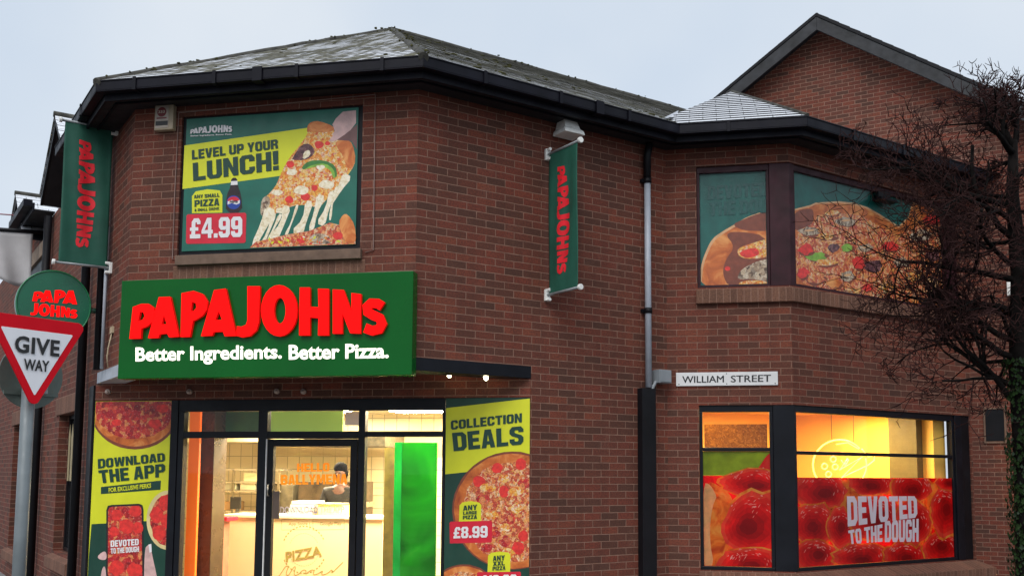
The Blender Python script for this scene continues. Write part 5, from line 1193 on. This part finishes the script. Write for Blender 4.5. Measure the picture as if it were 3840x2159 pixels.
# orange panel, dark block standing in for a reflection, green screen near the glass
x0, x1 = at(468, 1200, .3)[0], at(498, 1200, .3)[0]
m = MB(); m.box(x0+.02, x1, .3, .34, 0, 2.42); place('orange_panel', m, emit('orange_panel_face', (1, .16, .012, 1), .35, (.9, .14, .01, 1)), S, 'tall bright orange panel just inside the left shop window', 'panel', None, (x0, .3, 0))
x0, x1 = at(498, 1200, .5)[0], at(536, 1200, .5)[0]
m = MB(); m.box(x0+.01, x1, .5, .8, 0, 2.655); place('reflection_block', m, plain('dark_reflection', '#3a2b1c', .3, 0, .5, 2.5), S, 'dark brown block standing in for a reflection beside the orange panel', 'reflection_block', None, (x0, .5, 0), .004)
x0, x1 = at(1010, 1200, 1.1)[0], at(1098, 1200, 1.1)[0]
t = empty('green_screen', S.M(x0, 1.1, 0), 'bright green glossy partition behind the right shop window', 'partition'); b = (x0, 1.1, 0)
GS = gradv('green_acrylic', [(.3, (.012, .2, .015, 1)), (.55, (.03, .36, .03, 1)), (.75, (.12, .45, .05, 1))], 1.6, .55)
m = MB(); m.box(x0, x1, 1.1, 1.13, 0, 2.1); obj('sheet', m, GS, S.M(), t, .003, b)
m = MB(); m.box(x0-.09, x0-.002, 1.1, 1.16, 0, 2.1); obj('edge_post', m, gradv('green_edge', [(.3, (.02, .4, .1, 1)), (.7, (.04, .6, .2, 1))], 2, .5), S.M(), t, .003, b)
x0, x1 = at(966, 1200, 1.5)[0], at(1012, 1200, 1.5)[0]
m = MB(); m.box(x0, x1+.1, 1.5, 1.6, 0, 2.05); place('dark_partition', m, plain('olive_board', '#6a5a22', .45, 0, .5, 4), S, 'mottled olive board between the counter end and green partition', 'board', None, (x0, 1.5, 0))
# boards hung behind the transoms; the dark green one stands in for a reflection
for (a, b_, y, zz0, zz1, mat, lab) in ((505, 652, .75, 2.14, 2.6, plain('reflection_green', (.03, .12, .03, 1), .4, 0, .3, 3), 'dark green hanging board standing in for a reflection in the left transom'), (660, 862, .8, 2.14, 2.52, emit('menu_lime', (.3, .5, .08, 1), .22, (.3, .5, .08, 1)), 'lime green hanging board behind the middle transom')):
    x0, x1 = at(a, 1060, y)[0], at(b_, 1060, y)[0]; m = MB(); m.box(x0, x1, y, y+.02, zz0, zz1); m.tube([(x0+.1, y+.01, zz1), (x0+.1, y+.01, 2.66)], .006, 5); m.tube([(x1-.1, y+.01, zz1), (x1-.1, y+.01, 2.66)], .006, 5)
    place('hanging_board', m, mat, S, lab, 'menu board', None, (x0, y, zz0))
m = MB(); x0, x1 = at(868, 1045, .5)[0], at(906, 1045, .5)[0]; m.box(x0, x1, .5, .52, 2.27, 2.42); place('notice', m, WHITEP, S, 'small white notice card behind the middle transom', 'notice', None, (x0, .5, 2.27))
# door decals
fD, P = zmap(640, 1450, .4896, S, .017)
bd = (-2.7, .017, 1.2)
t = empty('door_decal', S.M(*bd), 'orange welcome lettering and white app lettering stuck on the door glass', 'decal')
letters(S, t, bd, [('HELLO', P([(970, 585), (1218, 580), (1218, 645), (970, 650)]), 0, .05), ('BALLYMENA', P([(845, 672), (1355, 665), (1355, 742), (845, 748)]), 0, .05)], [emit('glowing_orange_decal', (1, .26, .0, 1), .7, (.3, .1, .0, 1))], .017)  # sticker lettering given its own glow so it shows against the bright room
letters(S, t, bd, [('DOWNLOAD THE APP', P([(840, 915), (1330, 910), (1330, 965), (840, 970)]), 0, .02)], [plain('lilac_decal', '#cfc2c8', .5)], .017)
m = MB()
for a, b_ in ((850, 1065), (1090, 1330)):
    q = P([(a, 1012), (b_, 1008), (b_, 1090), (a, 1094)]); m.tube([(x, .015, z) for x, z in q+q[:1]], .003, 4)
obj('badge_outline', m, plain('badge_brown', '#9a7a40', .5), S.M(), t, 0, bd)
letters(S, t, bd, [('App Store', P([(905, 1035), (1050, 1033), (1050, 1065), (905, 1068)]), 0, .01), ('Google Play', P([(1145, 1033), (1310, 1030), (1310, 1064), (1145, 1068)]), 0, .01)], [plain('badge_brown2', '#9a7a40', .5)], .017)

# ---- person behind the counter
PX, PZ = at(855, 1165, 2.9)
PXY = (PX, 2.95)
def skin(name, pts, edges, mat, parent, M_, base, sub=2, root=0):
    me = bpy.data.meshes.new(name); me.from_pydata([tuple(Vector(p[0])-Vector(base)) for p in pts], edges, [])
    o = bpy.data.objects.new(name, me); COL.objects.link(o); Mw = M_ @ Matrix.Translation(base); WM[o] = Mw; o.parent = parent; o.matrix_basis = WM[parent].inverted() @ Mw
    sk = o.modifiers.new('skin', 'SKIN'); sv = me.skin_vertices[0].data
    for i, p in enumerate(pts): r = p[1] if isinstance(p[1], tuple) else (p[1], p[1]); sv[i].radius = r
    sv[root].use_root = True; sk.use_smooth_shade = True
    sb = o.modifiers.new('sub', 'SUBSURF'); sb.levels = sb.render_levels = sub; me.materials.append(mat); return o
SKINM = plain('skin', '#4a2c20', .5, 0, .08, 9); SHIRT = plain('dark_shirt', '#0e0a09', .8, 0, .2, 9); TROU = plain('trousers', '#15151a', .8); HAIR = plain('dark_hair', (.002, .0015, .0012, 1), .8, 0, .3, 30, .05)
bP = (PXY[0], PXY[1], 0)
person = empty('person', S.M(*bP), 'dark haired worker in dark clothes standing at the kitchen back', 'person')
H = PZ
def pp(x, y, z): return (PXY[0]+x, PXY[1]+y, z*H)
body = [(pp(0, 0, .53), (.15, .11)), (pp(0, 0, .62), (.14, .1)), (pp(0, 0, .72), (.17, .11)), (pp(0, 0, .8), (.15, .1)), (pp(0, -.01, .85), .06), (pp(0, -.02, .885), .058), (pp(0, -.035, .93), (.078, .1)), (pp(0, -.03, .975), (.07, .085)),
 (pp(.2, 0, .8), .062), (pp(.25, -.05, .66), .05), (pp(.16, -.24, .6), .038), (pp(.1, -.3, .6), .03), (pp(-.2, 0, .8), .062), (pp(-.25, -.05, .66), .05), (pp(-.16, -.24, .6), .038), (pp(-.1, -.3, .6), .03),
 (pp(.095, 0, .48), .095), (pp(.1, .0, .27), .062), (pp(.1, .01, .045), .042), (pp(.1, -.14, .02), .035), (pp(-.095, 0, .48), .095), (pp(-.1, .0, .27), .062), (pp(-.1, .01, .045), .042), (pp(-.1, -.14, .02), .035)]
ed = [(0, 1), (1, 2), (2, 3), (3, 4), (4, 5), (5, 6), (6, 7), (3, 8), (8, 9), (9, 10), (10, 11), (3, 12), (12, 13), (13, 14), (14, 15), (0, 16), (16, 17), (17, 18), (18, 19), (0, 20), (20, 21), (21, 22), (22, 23)]
skin('body', body, ed, SKINM, person, S.M(), bP)
cl_ = [(pp(0, 0, .52), (.17, .13)), (pp(0, 0, .62), (.155, .115)), (pp(0, 0, .72), (.185, .125)), (pp(0, 0, .8), (.165, .115)), (pp(0, -.01, .835), .075), (pp(.2, 0, .8), .074), (pp(.245, -.04, .69), .062), (pp(-.2, 0, .8), .074), (pp(-.245, -.04, .69), .062)]
skin('shirt', cl_, [(0, 1), (1, 2), (2, 3), (3, 4), (3, 5), (5, 6), (3, 7), (7, 8)], SHIRT, person, S.M(), bP)
tr_ = [(pp(0, 0, .52), (.16, .12)), (pp(.095, 0, .47), .105), (pp(.1, 0, .27), .075), (pp(.1, .01, .06), .058), (pp(-.095, 0, .47), .105), (pp(-.1, 0, .27), .075), (pp(-.1, .01, .06), .058)]
skin('trousers', tr_, [(0, 1), (1, 2), (2, 3), (0, 4), (4, 5), (5, 6)], TROU, person, S.M(), bP)
m = MB(); m.ball((PXY[0], PXY[1]-.015, H*.968), (.092, .112, .085), 0, 16, .02); m.ball((PXY[0], PXY[1]+.03, H*.93), (.09, .085, .1), 0, 14, .02); obj('hair', m, HAIR, S.M(), person, 0, bP)
m = MB()
for sx_ in (-.032, .032): m.ball((PXY[0]+sx_, PXY[1]-.125, H*.935), (.012, .008, .008), 0, 8)
obj('eyes', m, BLKP, S.M(), person, 0, bP)
m = MB(); m.ball((PXY[0], PXY[1]-.142, H*.918), (.014, .02, .022), 0, 8); obj('nose', m, SKINM, S.M(), person, 0, bP)
for sg in (-1, 1):
    for k in range(5):
        bx_, by_, bz_ = pp(sg*.1, -.3, .6); o_ = (k-2)*.017
        pts = [((bx_-sg*.01, by_+.0, bz_+o_*.2), .011), ((bx_-sg*.03, by_-.035, bz_+o_), .009), ((bx_-sg*.035, by_-.06+abs(k-2)*.006, bz_+o_*1.2-.012), .008)]
        skin('finger', pts, [(0, 1), (1, 2)], SKINM, person, S.M(), bP, 1)

# ---- bay room (yellow) behind the lower bay windows
br_ = empty('bay_room', D.M(1.2, .4, 0), 'bright yellow walled room behind the lower bay windows', 'room'); bb_ = (1.2, .4, 0)
def bpart2(name, mb, mat): return obj(name, mb, mat, D.M(), br_, 0, bb_)
m = MB(); m.slab([(-.85, 1.1), (.1, .2), (2.8, .2), (2.7, 2.4), (-.85, 2.4)], 0, .02); bpart2('floor', m, TILE)
m = MB(); m.slab([(-.9, 1.08), (.05, .13), (2.9, .13), (2.9, 2.5), (-.9, 2.5)], 2.6, 2.64); bpart2('ceiling', m, plain('ceiling_yellow', '#e0b860', .7))
m = MB(); m.box(-.95, 2.85, 2.4, 2.5, 0, 2.6); bpart2('wall', m, YWALL)
m = MB(); m.box(-.95, -.87, 1.2, 2.4, 0, 2.6); bpart2('wall', m, plain('speckled_wall', '#b08a3c', .7, 0, .3, 40))
m = MB(); m.box(2.75, 2.99, .15, 2.4, 0, 2.6); bpart2('wall', m, YWALL)
m = MB(); m.box(2.62, 2.74, .3, .7, 0, 2.6); place('grey_column', m, plain('col_olive', '#5e5530', .6), D, 'olive grey column inside the right end of the bay window', 'column', None, (2.68, .3, 0))
lampbox(D.M(), -.55, .45, .95, 1.5, 2.57, 24, br_, bb_, 'ceiling light panel behind the narrow lower bay window', (1, .72, .34, 1))
lampbox(D.M(), 1.0, 2.3, .6, 1.1, 2.57, 46, br_, bb_, 'ceiling light panel behind the wide lower bay window', (1, .72, .34, 1))
m = MB(); m.box(.4, 1.1, .42, .44, 2.0, 2.33); place('frosted_board', m, food('speckled_gold', ['#a88430', '#8a6a24', '#c8a44a', '#9a7a30'], 60, dark=.3, trans=.75), C, 'speckled gold board inside the narrow lower bay window', 'board', None, (.4, .42, 2.0))
# neon pizza slice sign hanging inside
yn = .3
fn, P = zmap(2300, 1300, .5978, D, yn)
bn = fn(1430, 735); bn = (bn[0], yn, bn[1])
t = empty('neon_sign', D.M(*bn), 'yellow neon outline of a pizza hanging inside the wide bay window', 'neon sign')
NE = emit('neon_yellow', (1, .8, .1, 1), 3.2, (.2, .15, .0, 1))
def neon(pts, r=.009): m = MB(); q = P(pts); m.tube([(x, yn, z) for x, z in q], r, 6); obj('tube', m, NE, D.M(), t, 0, bn)
neon([(1420+168*math.cos(R(a)), 740+158*math.sin(R(a))) for a in range(-15, 322, 9)]); neon([(1560, 640), (1600, 690), (1638, 680), (1636, 712), (1600, 740), (1430, 820), (1560, 690), (1420, 770), (1470, 700)])
for x, z in ((1325, 748), (1380, 704), (1392, 752), (1350, 798)): neon([(x+18*math.cos(a/10*6.2832), z+18*math.sin(a/10*6.2832)) for a in range(11)], .007)
neon([(1430, 710), (1455, 745), (1478, 705)], .007); neon([(1455, 710), (1456, 750)], .007); neon([(1400, 610), (1470, 600), (1540, 640)], .007)
m = MB(); q = P([(1440, 580)])[0]; m.tube([(q[0]-.2, yn, q[1]), (q[0]-.2, yn, 2.6)], .003, 4); m.tube([(q[0]+.2, yn, q[1]-.03), (q[0]+.2, yn, 2.6)], .003, 4); obj('cord', m, BLACK, D.M(), t, 0, bn)

# ================================================================== TREE: bare winter hawthorn by the bay
def tree():
    r = random.Random(11); bx, by = 4.42, 8.5
    BARK = plain('bark', (.008, .0065, .006, 1), .95, 0, .7, 12, .1, .6); TWIG = plain('twig', (.034, .015, .014, 1), .9, 0, .5, 6, .1)
    t = empty('bare_tree', Matrix.Translation((bx, by, -.0)), 'bare twiggy winter tree with ivy on its trunk at the right edge', 'tree'); b = (bx, by, 0)
    tr, br, tw, bud = MB(), MB(), MB(), MB()
    tp = [(bx, by, 0), (bx-.01, by, .9), (bx+.0, by+.01, 1.9), (bx-.03, by, 2.7), (bx-.0, by, 3.5), (bx-.03, by+.02, 4.2), (bx-.01, by, 4.7)]
    tr.tube(tp, [.15, .125, .11, .095, .075, .055, .035], 14)
    def tz(h):
        for p, q in zip(tp, tp[1:]):
            if p[2] <= h <= q[2]: k = (h-p[2])/(q[2]-p[2]); return Vector(p).lerp(Vector(q), k)
        return Vector(tp[-1])
    def grow(p, d, ln, rad, lev):
        n = 5 if lev < 2 else 3; pts = [p.copy()]; rs = [rad]; q = p.copy(); dd = d.copy()
        kids = []
        for i in range(n):
            dd = (dd + Vector((r.gauss(0, .2 if lev < 2 else .15), r.gauss(0, .2 if lev < 2 else .15), r.gauss(.06 if lev > 1 else .05, .16)))).normalized()
            q = q + dd*(ln/n); pts.append(q.copy()); rs.append(rad*(1-.55*(i+1)/n)); kids.append((q.copy(), dd.copy(), rs[-1]))
        (br if lev < 2 else tw).tube(pts, rs, 7 if lev < 1 else 5 if lev < 2 else 3, 0, lev < 2)
        if lev >= 4: return
        for j in range((5, 5, 4, 2)[lev]):
            k = r.randint(0 if lev else 1, n-1); q0, d0, r0 = kids[k]
            sd = Vector((r.gauss(0, 1), r.gauss(0, 1), r.gauss(0, 1))); sd = (sd - d0*(sd @ d0)).normalized()
            nd = (d0*r.uniform(.35, .9) + sd*r.uniform(.6, 1.0)).normalized()
            grow(q0, nd, ln*r.uniform(.45, .72), max(.0044, r0*r.uniform(.5, .75)), lev+1)
    n = 18
    for i in range(n):
        h = 2.3 + 2.35*(i+.5)/n; az = i*2.39996+.4; el = R(r.uniform(0, 22) + 38*max(0, (h-4.0)))
        d = Vector((math.cos(az)*math.cos(el), math.sin(az)*math.cos(el), math.sin(el)))
        ln = r.uniform(.66, .92)*(1 if h < 4.2 else .75)
        grow(tz(h), d, ln, r.uniform(.02, .034), 0)
    for az, h, e, ln in ((3.05, 2.35, .75, .85), (3.3, 2.75, .25, .95), (2.95, 3.15, .2, .9), (3.5, 3.45, .3, .95), (3.0, 3.8, .25, .95), (3.25, 4.1, .35, .9), (2.7, 2.9, .4, .9), (1.6, 4.6, 1.2, .55), (3.4, 4.6, 1.1, .5), (.4, 4.65, 1.2, .5)):
        grow(tz(h), Vector((math.cos(az)*math.cos(e), math.sin(az)*math.cos(e), math.sin(e))), ln*1.05, .03, 0)
    obj('trunk', tr, BARK, Matrix(), t, 0, b); obj('branches', br, BARK, Matrix(), t, 0, b)
    tag(obj('twigs', tw, TWIG, Matrix(), t, 0, b), kind='stuff')
    iv = MB()
    for i in range(4200):
        h = 2.75*(1-r.random()**1.3); c = tz(h); a = r.uniform(0, 6.283); rad = .125 + r.uniform(0, .05)*(1 if h < 2.1 else .4)
        if h > 2.1 and r.random() < .6: continue
        p = c + Vector((math.cos(a)*rad, math.sin(a)*rad, 0)); out = Vector((math.cos(a), math.sin(a), r.uniform(-.2, .6))).normalized()
        u = out.cross(Vector((0, 0, 1))).normalized(); v = out.cross(u); sz = r.uniform(.008, .019); tw_ = r.uniform(-.6, .6); u = (u+out*tw_).normalized()
        iv.face([p+u*sz, p+v*sz*1.2, p-u*sz, p-v*sz*1.3+out*.01], r.choice((0, 0, 1, 2)))
    tag(obj('ivy', iv, [plain('ivy_leaf', (.016, .036, .01, 1), .8, 0, .5, 20, .1), plain('ivy_pale', (.022, .042, .014, 1), .8, 0, .4, 20, .1), plain('ivy_dark', (.012, .028, .01, 1), .8, 0, .4, 20)], Matrix(), t, 0, b), kind='stuff')
tree()
